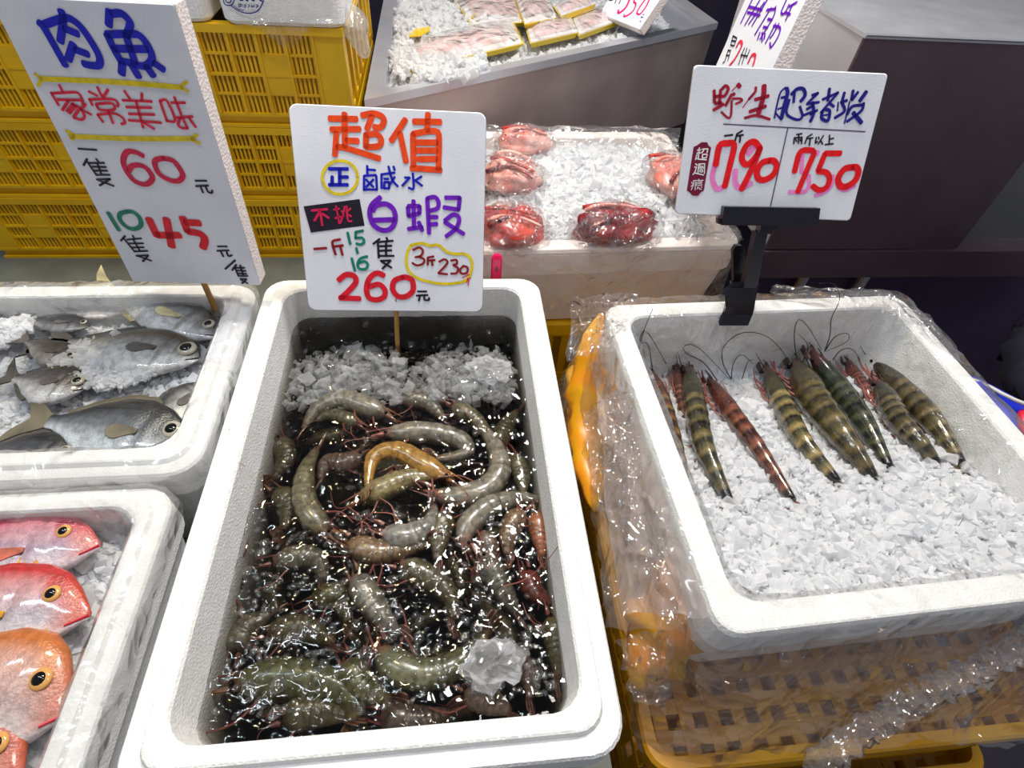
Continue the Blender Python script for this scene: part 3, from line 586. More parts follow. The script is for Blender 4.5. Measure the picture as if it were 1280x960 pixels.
# display tray of packed fillets
TA, TB_, TD, TC = (-.148, 1.101), (.735, 1.662), (.66, 2.25), (-.152, 2.25)
tray = thing('steel_tray', (.25, 1.5, -.78), 'stainless steel display tray of iced fillet packs behind the foam boxes', 'display tray')
def inset(q, d):
    c = []; k = len(q)
    for i in range(k):
        p0, p1, p2 = map(np.array, (q[i - 1], q[i], q[(i + 1) % k])); e1 = unit(p1 - p0); e2 = unit(p2 - p1)
        n1 = np.array([-e1[1], e1[0]]); n2 = np.array([-e2[1], e2[0]]); c.append(tuple(p1 + d * (n1 + n2) / (1 + n1 @ n2)))
    return c
out_, in_ = [TA, TB_, TD, TC], inset([TA, TB_, TD, TC], .034)
ring3 = lambda q, z: [(x, y, z) for x, y in q]
ZR = .10
sub('rim', *loft([ring3(out_, ZR - .016), ring3(out_, ZR), ring3(in_, ZR - .003), ring3(in_, ZR - .016)], False, False), steelm, tray)
sub('outer_wall', *loft([ring3(inset(out_, .012), -.17), ring3(inset(out_, .004), ZR - .014)], True, False), steeld, tray)
sub('basin', *loft([ring3(in_, ZR - .014), ring3(inset(out_, .045), ZR - .10)], False, True), steelm, tray)
sub('support', *prism(inset(out_, .12), -.78, -.17), steeld, tray)
# crates below the prawn box
def solid_crate(label, x0, x1, y0, y1, ztop, h, group, mat=yellow2, holes=True):
    t = thing('plastic_crate', ((x0 + x1) / 2, (y0 + y1) / 2, ztop - h), label, 'crate', group)
    cx, cy, w, d = (x0 + x1) / 2, (y0 + y1) / 2, x1 - x0, y1 - y0; z0 = ztop - h
    v, f = loft([rrect(w, d, .03, ztop - .03), rrect(w, d, .03, ztop - .004), rrect(w - .006, d - .006, .03, ztop), rrect(w - .03, d - .03, .022, ztop), rrect(w - .034, d - .034, .02, ztop - .03)], False, False)
    sub('rim', xf(v, cx, cy), f, mat, t)
    # wall of uprights and bands so that real openings show
    wl = MB(); band = [(z0, z0 + .03), (z0 + h * .45, z0 + h * .45 + .014), (ztop - .045, ztop - .028)]
    for za, zb in band:
        for (a, b_) in (((x0 + .012, y0 + .012), (x1 - .012, y0 + .018)), ((x0 + .012, y1 - .018), (x1 - .012, y1 - .012)), ((x0 + .012, y0 + .012), (x0 + .018, y1 - .012)), ((x1 - .018, y0 + .012), (x1 - .012, y1 - .012))):
            wl.box((*a, za), (*b_, zb))
    for xx in np.arange(x0 + .02, x1 - .02, .032):
        for yy in (y0 + .013, y1 - .017): wl.box((xx, yy, z0 + .01), (xx + .015, yy + .004, ztop - .03))
    for yy in np.arange(y0 + .02, y1 - .02, .032):
        for xx in (x0 + .013, x1 - .017): wl.box((xx, yy, z0 + .01), (xx + .004, yy + .015, ztop - .03))
    o = wl.obj('slat_wall', mat, t); o['kind'] = 'stuff'
    fl = MB()
    zf = ztop - .045
    for xx in np.arange(x0 + .03, x1 - .03, .034): fl.box((xx, y0 + .018, zf - .004), (xx + .017, y1 - .018, zf))
    for yy in np.arange(y0 + .03, y1 - .03, .034): fl.box((x0 + .018, yy, zf - .006), (x1 - .018, yy + .017, zf - .001))
    o = fl.obj('lattice_deck', mat, t); o['kind'] = 'stuff'
    mb = MB(); mb.box((x0 + .02, y0 + .02, z0), (x1 - .02, y1 - .02, z0 + .006)); mb.obj('bottom', mat, t)
    return t
solid_crate('amber yellow crate directly under the tiger prawn box', .205, .745, .070, .70, -.195, .19, 'crates under the prawn box')
solid_crate('lower amber yellow crate, bottom of the pile under the prawn box', .190, .76, .050, .72, -.387, .19, 'crates under the prawn box')
solid_crate('amber crate resting on the floor below the prawn box pile', .185, .765, .045, .725, -.579, .20, 'crates under the prawn box')
# plinth under the middle ice box
solid_crate('yellow crate under the bagged fish box', +.04, .50, .785, 1.205, -.177, .30, 'crates under the bagged fish box', yellow)
solid_crate('yellow crate on the floor under the bagged fish box', +.04, .50, .785, 1.205, -.479, .30, 'crates under the bagged fish box', yellow)
# ================================================================== CONTENTS
def ice_stuff(name, label, hfun, area, n, size, seed, inside_fn=None, base=True, mat=None, nb=150, dens=None, lo=-.16):
    """crushed ice: a lumpy bed plus thousands of loose angular grains, one uncountable mass"""
    rr = np.random.default_rng(seed); x0, x1, y0, y1 = area; mb = MB()
    ok = inside_fn or (lambda x, y: True)
    if base:
        nx, ny = nb, nb; g = []
        for j in range(ny + 1):
            for i in range(nx + 1):
                x = x0 + (x1 - x0) * i / nx; y = y0 + (y1 - y0) * j / ny
                g.append((x, y, hfun(x, y) - .002 + .0035 * nz(x, y, 1.3, 70) + .0030 * nz(x, y, 2.3, 160) + .0016 * nz(x, y, 5.3, 320) + .0004 * rr.standard_normal()))
        mb.add(g, [(j * (nx + 1) + i, j * (nx + 1) + i + 1, (j + 1) * (nx + 1) + i + 1, (j + 1) * (nx + 1) + i) for j in range(ny) for i in range(nx)
                   if ok(x0 + (x1 - x0) * (i + .5) / nx, y0 + (y1 - y0) * (j + .5) / ny)])
    cube = np.array([(-1, -1, -1), (1, -1, -1), (1, 1, -1), (-1, 1, -1), (-1, -1, 1), (1, -1, 1), (1, 1, 1), (-1, 1, 1)], float)
    cf = np.array([(0, 3, 2, 1), (4, 5, 6, 7), (0, 1, 5, 4), (1, 2, 6, 5), (2, 3, 7, 6), (3, 0, 4, 7)])
    xy = []
    while len(xy) < n:
        x = rr.uniform(x0, x1); y = rr.uniform(y0, y1)
        if ok(x, y) and (dens is None or rr.random() < dens(x, y)): xy.append((x, y, hfun(x, y)))
    xy = np.array(xy); sz = size * np.exp(np.clip(rr.normal(0, .6, n), -1.3, 1.0)) * .5
    Q = np.linalg.qr(rr.normal(size=(n, 3, 3)))[0]
    V = (cube[None] * (1 + .28 * rr.normal(size=(n, 8, 3)))) * (sz[:, None] * rr.uniform(.25, 1.35, (n, 3)))[:, None, :]
    V = np.einsum('nij,njk->nik', V, Q) + xy[:, None, :]; V[:, :, 2] += (rr.uniform(-.6, .55, n) * sz)[:, None]
    nv0 = len(mb.v); mb.v += [tuple(p) for p in V.reshape(-1, 3)]; mb.f += [tuple(q) for q in (cf[None] + (nv0 + 8 * np.arange(n))[:, None, None]).reshape(-1, 4)]
    nb_ = len(mb.f) - 6 * n; o = mb.obj(name, mat or icem); o.data.polygons.foreach_set('use_smooth', [i < nb_ for i in range(len(mb.f))]); return tag(o, label, 'ice', kind='stuff')
def in_rot(cx, cy, w, d, rot):
    c, s = math.cos(-rot), math.sin(-rot)
    def fn(x, y):
        dx, dy = x - cx, y - cy; return abs(dx * c - dy * s) < w / 2 and abs(dx * s + dy * c) < d / 2
    return fn
# ------------------------------------------------------------------ shrimp and prawns
RP = np.array([(0, .06), (.03, .16), (.08, .38), (.14, .72), (.22, .95), (.30, 1.0), (.38, .97), (.5, .94), (.62, .84), (.74, .68), (.85, .5), (.94, .36), (1, .26)])
RT = np.array([(0, .18), (.03, .34), (.08, .55), (.14, .76), (.22, .93), (.30, 1.0), (.38, .97), (.5, .93), (.62, .84), (.74, .72), (.85, .58), (.94, .44), (1, .34)])
SEG = [.385, .48, .575, .67, .76, .85, .94]
def shrimp(name, label, group, pts, r, colf, mat, dorsal='out', legs=3, legcol=antr, ant=None, antmat=antr, antr_=.0008, tailcol=(.4, .12, .1), rsid=0, fan=1.0, flip=1):
    rr = random.Random(rsid); K, M_ = 46, 12; RP_ = RT if dorsal == 'up' else RP
    c = spline(pts, K); T = np.array([unit(t) for t in np.gradient(c, axis=0)])
    L = np.sum(np.linalg.norm(np.diff(c, axis=0), axis=1))
    if dorsal == 'out':
        mid = (c[0] + c[-1]) / 2; cen = c[K // 2]; od = cen - mid
        if np.linalg.norm(od[:2]) < .004: od = np.array([0, 0.3, 1.0])
        sg = 1.0 if np.dot(np.cross([0, 0, 1.0], T[K // 2]), od) > 0 else -1.0
        Dv = [unit(unit(np.cross([0, 0, 1.0], t)) * sg + np.array([0, 0, .35])) for t in T]
    else:
        Dv = [unit(np.array([0, 0, 1.0]) - t[2] * t) for t in T]
    Dv = [unit(d - np.dot(d, t) * t) for d, t in zip(Dv, T)]
    Sv = [np.cross(t, d) for t, d in zip(T, Dv)]
    root = thing(name, tuple(c[K // 2]), label, 'prawn' if 'tiger' in name else 'shrimp', group)
    v = []; cols = []; f = []
    for i in range(K):
        t = i / (K - 1); rad = r * np.interp(t, RP_[:, 0], RP_[:, 1])
        ph = 0
        for k in range(len(SEG) - 1):
            if SEG[k] <= t < SEG[k + 1]: ph = (t - SEG[k]) / (SEG[k + 1] - SEG[k]); rad *= 1.03 - .07 * (1 - ph) if ph > .12 else .95
        up = .25 * r * max(0, .18 - t) / .18
        for j in range(M_):
            a = 2 * PI * j / M_; ca, sa = math.cos(a), math.sin(a)
            hgt = 1.12 if ca > 0 else .92
            v.append(c[i] + Dv[i] * (rad * ca * hgt + up) + Sv[i] * rad * sa * .84)
            cols.append(colf(t, ca, ph, rr))
    for i in range(K - 1):
        for j in range(M_): f.append((i * M_ + j, i * M_ + (j + 1) % M_, (i + 1) * M_ + (j + 1) % M_, (i + 1) * M_ + j))
    f.append(tuple(range(M_))[::-1]); f.append(tuple((K - 1) * M_ + j for j in range(M_)))
    sub('body', v, f, mat, root, smooth=True, cols=cols)
    # tail fan: telson and four blades
    e, t, s_, d_ = c[-1], T[-1], Sv[-1], Dv[-1]
    for q, ang in enumerate((-.75, -.38, 0, .38, .75)):
        ln = r * (1.7 if q in (1, 3) else 1.5) * fan; dv = unit(t * math.cos(ang) + s_ * math.sin(ang)); wv = unit(np.cross(dv, d_)); wd = r * .34 * fan
        pr = [(0, .25), (.3, .8), (.65, 1), (.9, .75), (1, .25)]; bl = []
        for u, w in pr: bl += [e - t * r * .3 + dv * ln * u + wv * wd * w + d_ * (.04 * r - .1 * r * abs(q - 2)), e - t * r * .3 + dv * ln * u - wv * wd * w + d_ * (.04 * r - .1 * r * abs(q - 2))]
        bl2 = [p - d_ * r * .07 for p in bl]; nbl = len(bl); ff = []
        for k in range(len(pr) - 1): ff += [(2 * k, 2 * k + 1, 2 * k + 3, 2 * k + 2), (nbl + 2 * k, nbl + 2 * k + 2, nbl + 2 * k + 3, nbl + 2 * k + 1), (2 * k, 2 * k + 2, nbl + 2 * k + 2, nbl + 2 * k), (2 * k + 1, nbl + 2 * k + 1, nbl + 2 * k + 3, 2 * k + 3)]
        cc = [np.array(colf(.97, .5, .6, rr)) * .55 + np.array(tailcol) * (.45 if k % 10 < 6 else .9) * .6 for k in range(2 * nbl)]
        sub('tail_blade', bl + bl2, ff, mat, root, cols=cc)
    # eyes, rostrum, legs, antennae
    h = int(.075 * K)
    for s in (-1, 1): sub('eye', *sphere(c[h] + Sv[h] * s * r * .48 + Dv[h] * r * .25, r * .15, None, 8, 5), eyem, root, smooth=True)
    vt, ft = tube([c[int(.16 * K)] + Dv[int(.16 * K)] * r * .62, c[h] + Dv[h] * r * .62, c[0] - T[0] * r * .9 + Dv[0] * r * .55], r * .13, 5, 8, .15)
    sub('rostrum', vt, ft, mat, root, cols=[colf(.02, 1, .9, rr)] * len(vt))
    for k in range(legs):
        i = int((.16 + .2 * k / max(1, legs - 1)) * K); s = (-1, 1)[k % 2]; b0 = c[i] - Dv[i] * r * .6 + Sv[i] * s * r * .4
        b1 = b0 - Dv[i] * r * .8 + Sv[i] * s * r * .5 - T[i] * r * .9; b2 = b1 - T[i] * r * 1.3 - Dv[i] * r * .25
        if dorsal == 'up':
            q = rr.uniform(.7, 1.2); b0 = c[i] + Sv[i] * s * r * .6 - Dv[i] * r * .2; b1 = b0 + Sv[i] * s * r * .55 * q - T[i] * r * .9; b2 = b1 - T[i] * r * 1.6 * q + Sv[i] * s * r * rr.uniform(-.4, .3) + Dv[i] * r * .2
        sub('leg', *tube([b0, b1, b2], r * .085, 5, 7, .4), legcol, root)
    if legs > 3:
        for k in range(5):
            i = int((.42 + .1 * k) * K); b0 = c[i] - Dv[i] * r * .75
            sub('swimmeret', *tube([b0 + Sv[i] * r * .4, b0 - Dv[i] * r * .5 + Sv[i] * r * .55 + T[i] * r * .3], r * .16, 5, 5, .4), legcol, root)
    if ant is None:
        ant = []
        for s in (-1, 1):
            p0 = c[0] + Sv[0] * s * r * .2; dr = unit(-T[0] + Sv[0] * s * rr.uniform(.2, .9)); dr[2] = abs(dr[2]) * .2
            p1 = p0 + dr * L * .25; d2 = unit(dr + T[0] * rr.uniform(.4, 1.4) + Sv[0] * s * .6); d2[2] = 0.02
            ant.append([p0, p1, p1 + d2 * L * .3])
    for a in ant: sub('antenna', *tube(a, antr_, 5, 20, .45), antmat, root)
    for k in range(2 if dorsal == 'out' else 4): # antennal scales
        s = (-1, 1)[k % 2]; q0 = c[2] + Sv[2] * s * r * .35; q1 = c[0] - T[0] * r * (.5 if k < 2 else 1.3) + Sv[0] * s * r * (.45 if k < 2 else .18) + Dv[0] * r * (.0 if k < 2 else .35)
        vt, ft = tube([q0, (q0 + q1) / 2 + Sv[2] * s * r * .1, q1], r * .2, 6, 8, .25); sub('antennal_scale', vt, ft, mat, root, cols=[colf(.03, .2, .9, rr)] * len(vt))
    return root
def mixc(a, b_, t): return tuple(np.array(a) * (1 - t) + np.array(b_) * t)
L3 = lambda *c: srgb(*c)[:3]
# tiger prawns: traced head to tail on the ice
Z3 = crop(790, 350, 1230, 640, 1280)[0]
def zice(x, y): return -.020 - .104 * min(max((y - .20) / .40, 0), 1.05)
def on_ice(u, v, up):
    z = -.08
    for _ in range(8): p = P(u, v, z); z = zice(p[0], p[1]) + up
    return P(u, v, z) if z <= HC and P(u, v, z)[1] < .597 else PY(u, v, .597)
def tiger_col(base, band, pale):
    base, band, pale = tuple(np.array(base) * .72), tuple(np.array(band) * .62), tuple(np.array(pale) * .74)
    def fn(t, ca, ph, rr):
        if t < .385:
            k = .5 + .5 * math.sin(t * 40 + ca * 2.5); c = mixc(base, band, .30 + .28 * k) if t > .12 else mixc(band, L3(96, 44, 36), .45)
            if .34 < t: c = mixc(c, pale, .55)
        else: c = mixc(band, base, min(1, ph * 1.4)) if ph < .55 else mixc(base, pale, (ph - .55) / .45 * .9)
        return mixc(c, L3(150, 120, 70), .35) if ca < -.4 else c
    return fn
olive, dark, pale = L3(84, 82, 54), L3(24, 24, 24), L3(150, 132, 84)
rust, rdark, rpale = L3(132, 72, 56), L3(44, 26, 28), L3(176, 112, 84)
brown, bpale = L3(112, 92, 58), L3(160, 136, 88)
TIG = [
 ([(62, 335), (105, 430), (150, 570), (207, 745)], .0115, (L3(128, 78, 50), L3(52, 34, 28), bpale), 'slender brown tiger prawn hugging the left wall of the box'),
 ([(200, 322), (228, 470), (268, 625), (365, 795)], .0155, (olive, dark, pale), 'olive tiger prawn second from the left with a black banded tail'),
 ([(275, 365), (365, 495), (445, 600), (595, 790)], .0125, (rust, rdark, rpale), 'reddish tiger prawn with rust bands, third from the left'),
 ([(478, 322), (560, 485), (625, 595), (760, 722)], .0145, (L3(108, 102, 62), dark, L3(206, 178, 118)), 'tiger prawn with the palest cream tail bands, in the middle'),
 ([(585, 305), (660, 440), (765, 575), (895, 705)], .0200, (L3(104, 96, 62), L3(56, 50, 38), L3(140, 120, 76)), 'thick brown tiger prawn right of the cream banded one'),
 ([(645, 265), (740, 395), (830, 510), (950, 668)], .0165, (L3(66, 74, 56), L3(26, 30, 30), L3(104, 104, 76)), 'dark green tiger prawn lying closest to the long bent feeler'),
 ([(890, 375), (960, 505), (1035, 585), (1125, 655)], .0155, (L3(92, 86, 58), L3(30, 28, 32), L3(150, 132, 96)), 'short black banded tiger prawn, second from the right'),
 ([(865, 290), (985, 420), (1085, 525), (1208, 660)], .0165, (L3(104, 94, 62), L3(34, 32, 32), L3(150, 132, 92)), 'rightmost tiger prawn with feelers by the right wall'),
 ([(775, 300), (810, 350), (845, 400), (880, 455)], .0095, (L3(136, 66, 54), L3(54, 30, 34), L3(150, 100, 80)), 'small reddish prawn head wedged between the two right pairs'),
 ([(160, 312), (168, 400), (185, 480), (215, 560)], .0085, (L3(120, 66, 50), L3(46, 28, 28), L3(140, 100, 80)), 'thin dark red prawn half buried by the second prawn'),
]
def antp(txt, zs):
    q = [Z3(*p) for p in strokes(txt)[0]]; out = []
    zz = np.linspace(zs[0], zs[1], len(q))
    for (u, v), z in zip(q, zz): out.append(on_ice(u, v, z))
    return out
ANT = {0: [antp('75,330 60,240 35,230 20,270', (.018, .03)), antp('20,275 35,195 60,195 125,305', (.03, .02)), antp('20,270 45,180 75,105', (.03, .06))],
       1: [antp('185,330 165,260', (.018, .04)), antp('310,365 260,300 195,265 190,240 240,245 355,360', (.02, .012))],
       2: [antp('360,360 330,300 335,240 400,192 490,205 560,280 558,350', (.012, .02)), antp('360,360 370,300 400,272 440,305', (.012, .015)), antp('400,360 420,300 440,290', (.012, .02))],
       3: [antp('480,320 450,265', (.02, .04))],
       4: [antp('600,300 590,200 605,145 640,170 690,255', (.02, .02)), antp('620,300 640,240 605,195', (.02, .03))],
       5: [antp('700,260 720,200 725,140 755,70 735,15 680,12', (.02, .08)), antp('700,260 740,205 785,195 780,225 705,260', (.02, .02))],
       6: [antp('730,290 760,255 800,252 830,290', (.02, .02))], 7: [antp('1000,345 1045,350 1055,400', (.015, .02)), antp('860,290 830,240', (.02, .04))], 8: [antp('790,300 780,270', (.015, .03))], 9: [antp('170,330 160,270', (.01, .03))]}
for i, (px, r, cc, lab) in enumerate(TIG):
    r *= 1.32; n_ = len(px); pts = [on_ice(*Z3(*p), r * (.85 if k < n_ - 1 else .6)) for k, p in enumerate(px)]; pts[-1][2] -= r * .5
    if i == 7: pts = [p + [0, 0, .004] for p in pts]
    tigr = shrimp('tiger_prawn', lab, 'tiger prawns on the ice', pts, r, tiger_col(*cc), tigerm, 'up', 8, antr if i != 5 else antm, ANT[i], antm, .0009, (.10, .05, .05), 40 + i, fan=.75)

# white shrimp in brine
ZW = -.052
ZA = crop(300, 380, 720, 700, 1260)[0]; ZL = crop(200, 620, 740, 960, 1280)[0]
def white_col(base, tint):
    def fn(t, ca, ph, rr):
        c = mixc(base, tint, max(0, .16 - t) / .16 * .8 + max(0, t - .88) / .12 * .6)
        if t > .385: c = mixc(c, tuple(np.array(base) * .45), .7 * max(0, 1 - ph * 3)); c = mixc(c, tuple(np.minimum(1, np.array(base) * 1.5)), .4 * (ph > .75))
        return mixc(c, tuple(np.minimum(1, np.array(base) * 1.35)), .35) if ca < -.2 else c
    return fn
gry, olv, org, pnk, red = L3(140, 133, 118), L3(118, 110, 84), L3(178, 132, 56), L3(146, 124, 112), L3(140, 72, 62)
WS = [  # crop, head->tail, radius, depth below surface, base colour, label
 (ZA, '570,432 480,392 380,362 290,398 240,470', .0125, .004, gry, 'pale grey shrimp arched across the top of the shrimp heap'),
 (ZA, '455,462 395,432 330,418 285,440', .0085, .008, olv, 'small olive shrimp tucked under the pale arched one'),
 (ZA, '515,498 600,488 720,488 825,515 842,560 730,582', .0125, .002, gry, 'grey shrimp doubled back above the orange shrimp'),
 (ZA, '800,670 700,615 590,556 505,580 478,690', .0118, -.003, org, 'orange shrimp curled in the centre of the heap'),
 (ZA, '690,690 800,720 915,692 970,620 945,520 880,440', .0135, .002, gry, 'large grey shrimp curving up the right of the heap'),
 (ZA, '430,752 530,702 640,655 745,650', .0125, .001, L3(150, 136, 92), 'sandy shrimp lying under the orange one, head to the left'),
 (ZA, '362,875 290,815 245,730 252,620 292,540', .0125, .003, olv, 'olive shrimp standing along the left side, pink head down'),
 (ZA, '872,930 852,850 930,768 1040,732 1142,738', .0115, .002, gry, 'shrimp reaching to the right wall with a red tail tip'),
 (ZA, '525,835 615,868 705,825 728,755', .0125, .000, L3(150, 146, 138), 'silvery grey shrimp curled below the sandy one'),
 (ZA, '395,875 500,925 620,915 705,900', .0130, .003, L3(146, 120, 92), 'broad brownish shrimp lying flat left of centre'),
 (ZA, '785,770 755,860 738,965', .0110, .003, olv, 'straight olive shrimp upright in the middle of the heap'),
 (ZA, '1075,770 1015,850 1002,945', .0115, .004, L3(140, 112, 84), 'brown shrimp upright near the right wall'),
 (ZA, '1105,770 1118,865 1132,950', .0095, .003, L3(170, 104, 70), 'thin orange brown shrimp against the right wall'),
 (ZA, '782,378 868,428 945,495', .0105, .006, olv, 'dark olive shrimp slanting at the top right of the heap'),
 (ZA, '590,372 690,368 770,440', .0110, .010, gry, 'dim shrimp behind the arched one near the floating ice'),
 (ZA, '470,560 400,600 330,600 300,660', .0115, .014, pnk, 'pinkish shrimp sunk between the left olive and orange shrimp'),
 (ZA, '560,640 640,610 760,600 860,600', .0110, .012, olv, 'sunken shrimp under the centre of the heap'),
 (ZA, '1010,560 1050,640 1060,720', .0105, .008, olv, 'greenish shrimp sunk along the right wall'),
 (ZL, '580,220 630,315 705,405', .0125, .000, L3(140, 134, 122), 'grey shrimp head with white feelers pointing down'),
 (ZL, '655,415 695,495 790,525 890,485 975,400', .0140, .001, L3(112, 112, 84), 'large green grey shrimp curved round the floating ice lump'),
 (ZL, '690,210 765,232 850,290 872,370', .0120, .004, olv, 'speckled olive shrimp bent right of the white feelers'),
 (ZL, '950,170 1010,280 1065,355', .0120, .004, L3(120, 116, 104), 'grey shrimp slanting under the right hand shrimps'),
 (ZL, '1150,345 1172,440 1182,545', .0110, .004, olv, 'green shrimp upright by the lower right wall'),
 (ZL, '175,335 205,262 235,190', .0135, .010, olv, 'murky shrimp by the left wall of the box'),
 (ZL, '190,575 330,552 450,556 555,600 572,690', .0165, .008, L3(112, 112, 78), 'big murky green shrimp at the lower left'),
 (ZL, '350,672 450,645 560,655', .0125, .012, olv, 'murky shrimp under the big green one'),
 (ZL, '555,470 600,560 690,610', .0125, .009, L3(120, 118, 82), 'sunken shrimp left of the large curved one'),
 (ZL, '890,570 960,605 1040,640', .0120, .008, pnk, 'pinkish sunken shrimp near the front right corner'),
 (ZL, '320,205 450,188 490,255', .0120, .008, gry, 'grey sunken shrimp among bubbles at the left'),
 (ZL, '300,420 420,400 520,440', .0125, .010, olv, 'olive sunken shrimp under the yellow glints'),
 (ZL, '230,480 260,400 330,350', .0125, .014, gry, 'grey sunken shrimp left of the yellow glints'),
 (ZL, '640,640 760,660 860,640', .0125, .012, L3(110, 92, 84), 'brownish sunken shrimp along the front wall'),
 (ZL, '1000,480 1080,520 1100,600', .0115, .012, pnk, 'dim pink shrimp right of the ice lump'),
 (ZL, '440,330 520,300 560,380', .0115, .012, L3(118, 112, 72), 'short olive shrimp near the white feelers'),
 (ZL, '1085,210 1110,280 1165,320', .0110, .006, red, 'red headed shrimp pressed into the right wall'),
 (ZA, '140,500 170,580 120,660', .0120, .018, olv, 'dark shrimp sunk by the left wall below the ice'),
 (ZA, '120,700 180,760 160,850', .0120, .014, olv, 'dark shrimp sunk left of the upright olive shrimp'),
 (ZA, '960,560 1000,460 1040,400', .0110, .018, olv, 'dark shrimp sunk under the floating ice at the right'),
 (ZA, '880,860 930,920 900,1000', .0105, .010, pnk, 'pink shrimp hanging below the red tail tip'),
]
for i, (Zf, txt, r, dep, base, lab) in enumerate(WS):
    q = [Zf(*p) for p in strokes(txt)[0]]
    r *= 1.25; pts = [P(u, v, ZW - dep - (.005 if Zf is ZL else 0) - r * .45 + .002 * math.sin(i + k)) for k, (u, v) in enumerate(q)]
    tint = L3(186, 92, 84) if i % 3 else L3(176, 110, 80)
    shrimp('white_shrimp', lab, 'shrimp in the brine', pts, r, white_col(base, tint), shrimpm, 'out', 3, antr, None, antr, .0006, (.26, .13, .10), 100 + i)
# a lower layer of shrimp filling the box
rr = random.Random(5)
for i in range(26):
    x = rr.uniform(-.215, .085); y = rr.uniform(.13, .60); a = rr.uniform(0, 2 * PI); ln = rr.uniform(.09, .13); cv = rr.uniform(-.05, .05)
    p = np.array([x, y, ZW - rr.uniform(.034, .048)]); d = np.array([math.cos(a), math.sin(a), 0]); e = np.array([-d[1], d[0], 0])
    pts = [p - d * ln * .5, p + e * cv, p + d * ln * .5 * .9]
    pts = [np.array([min(max(q[0], -.212), .084), min(max(q[1], .135), .64), q[2]]) for q in pts]
    shrimp('white_shrimp', 'dim shrimp of the lower layer deep in the brine', 'sunken lower layer of shrimp', pts, rr.uniform(.011, .014), white_col(L3(108, 102, 74), L3(140, 90, 70)), shrimpm, 'out', 0, antr, [], antr, .0006, (.3, .1, .08), 300 + i)
# brine body with a gently uneven surface
def brine():
    cx, cy = -.0665, .388; nx, ny = 120, 190; w0, d0 = .412 - .068 - .004, .64 - .068 - .004
    top = []
    for j in range(ny + 1):
        for i in range(nx + 1):
            x = cx - w0 / 2 + w0 * i / nx; y = cy - d0 / 2 + d0 * j / ny
            top.append((x, y, ZW + .0011 * nz(x, y, 0, 48) + .0006 * nz(x, y, 4, 120)))
    k = len(top); zb = -.165; f = [(j * (nx + 1) + i, j * (nx + 1) + i + 1, (j + 1) * (nx + 1) + i + 1, (j + 1) * (nx + 1) + i) for j in range(ny) for i in range(nx)]
    edge = [i for i in range(nx + 1)] + [j * (nx + 1) + nx for j in range(1, ny + 1)] + [ny * (nx + 1) + i for i in range(nx - 1, -1, -1)] + [j * (nx + 1) for j in range(ny - 1, 0, -1)]
    v = top + [(top[i][0], top[i][1], zb) for i in edge]; m = len(edge)
    f += [(edge[i], k + i, k + (i + 1) % m, edge[(i + 1) % m]) for i in range(m)] + [tuple(k + i for i in range(m))[::-1]]
    me = mesh_obj('brine', v, f, water, smooth=True); return tag(me, 'dark rippled brine filling the shrimp box', 'water', kind='stuff')
brine()
# drifts of half melted ice floating in the brine
def blob_ice(label, px, rad, zc, seed, squash=.55):
    rr_ = np.random.default_rng(seed); c = P(*px, zc); mb = MB(); v, f = sphere(np.zeros(3), 1.0, None, 30, 20)
    vv = []
    for p in v:
        p = np.array(p); k = 1 + .55 * noise.noise(Vector(p * 1.9 + seed)) + .28 * noise.noise(Vector(p * 5 + seed)) + .12 * noise.noise(Vector(p * 11 + seed)); vv.append(c + p * k * np.array([rad, rad * .8, rad * squash]))
    return tag(mesh_obj('ice_lump', vv, f, slush), label, 'ice lump', 'ice lumps afloat in the brine')
blob_ice('frosted ice lump floating at the front right of the shrimp', (618, 828), .028, ZW + .003, 3)
blob_ice('clear ice lump by the right wall behind the shrimp', (612, 462), .030, ZW + .002, 8, .4)
def chips(n, seed):
    r_ = np.random.default_rng(seed); mb = MB(); v0, f0 = sphere(np.zeros(3), 1.0, None, 12, 6); v0 = np.array(v0); k = 0
    while k < n:
        u, v = r_.uniform(215, 735), r_.uniform(400, 945); p = P(u, v, ZW)
        if not (-.222 < p[0] < .090 and .128 < p[1] < .655): continue
        d = 1.0 if v > 640 else .30
        if r_.random() > d: continue
        k += 1; a = r_.uniform(.0012, .0036) * (2.0 if r_.random() < .22 else 1); e = r_.uniform(.55, 1); t = r_.uniform(0, PI); ca_, sa_ = math.cos(t), math.sin(t)
        w = v0 * [a, a * e, a * r_.uniform(.25, .55)] * (1 + .12 * r_.normal(size=(len(v0), 1))); w = np.c_[w[:, 0] * ca_ - w[:, 1] * sa_, w[:, 0] * sa_ + w[:, 1] * ca_, w[:, 2]]
        mb.add(w + p + [0, 0, .0006], f0)
    return tag(mb.obj('melting_ice', meltm, smooth=True), 'clear melting ice chips and bubbles glinting on the brine', 'ice', kind='stuff')
meltm = thin('melting_chip', (.99, .99, .99, 1), .015, .02, 1.2, bstr=.0)
chips(1100, 77)
def drift(cx, cy, rx_, ry): return lambda x, y: max(0, 1 - ((x - cx) / rx_) ** 2 - ((y - cy) / ry) ** 2)
ca = P(430, 470, ZW); cb = P(590, 470, ZW)
ice_stuff('floating_ice', 'slush of crushed ice floating at the back of the shrimp box', lambda x, y: ZW - .0100 + .005 * nz(x, y, 0, 60), (-.225, .09, .50, .645), 2000, .0055, 21, mat=slush,
          inside_fn=lambda x, y: max(drift(ca[0], ca[1], .10, .07)(x, y), drift(cb[0], cb[1], .085, .07)(x, y)) > 0, base=False, dens=lambda x, y: .15 + .85 * max(drift(ca[0], ca[1], .10, .07)(x, y), drift(cb[0], cb[1], .085, .07)(x, y)))
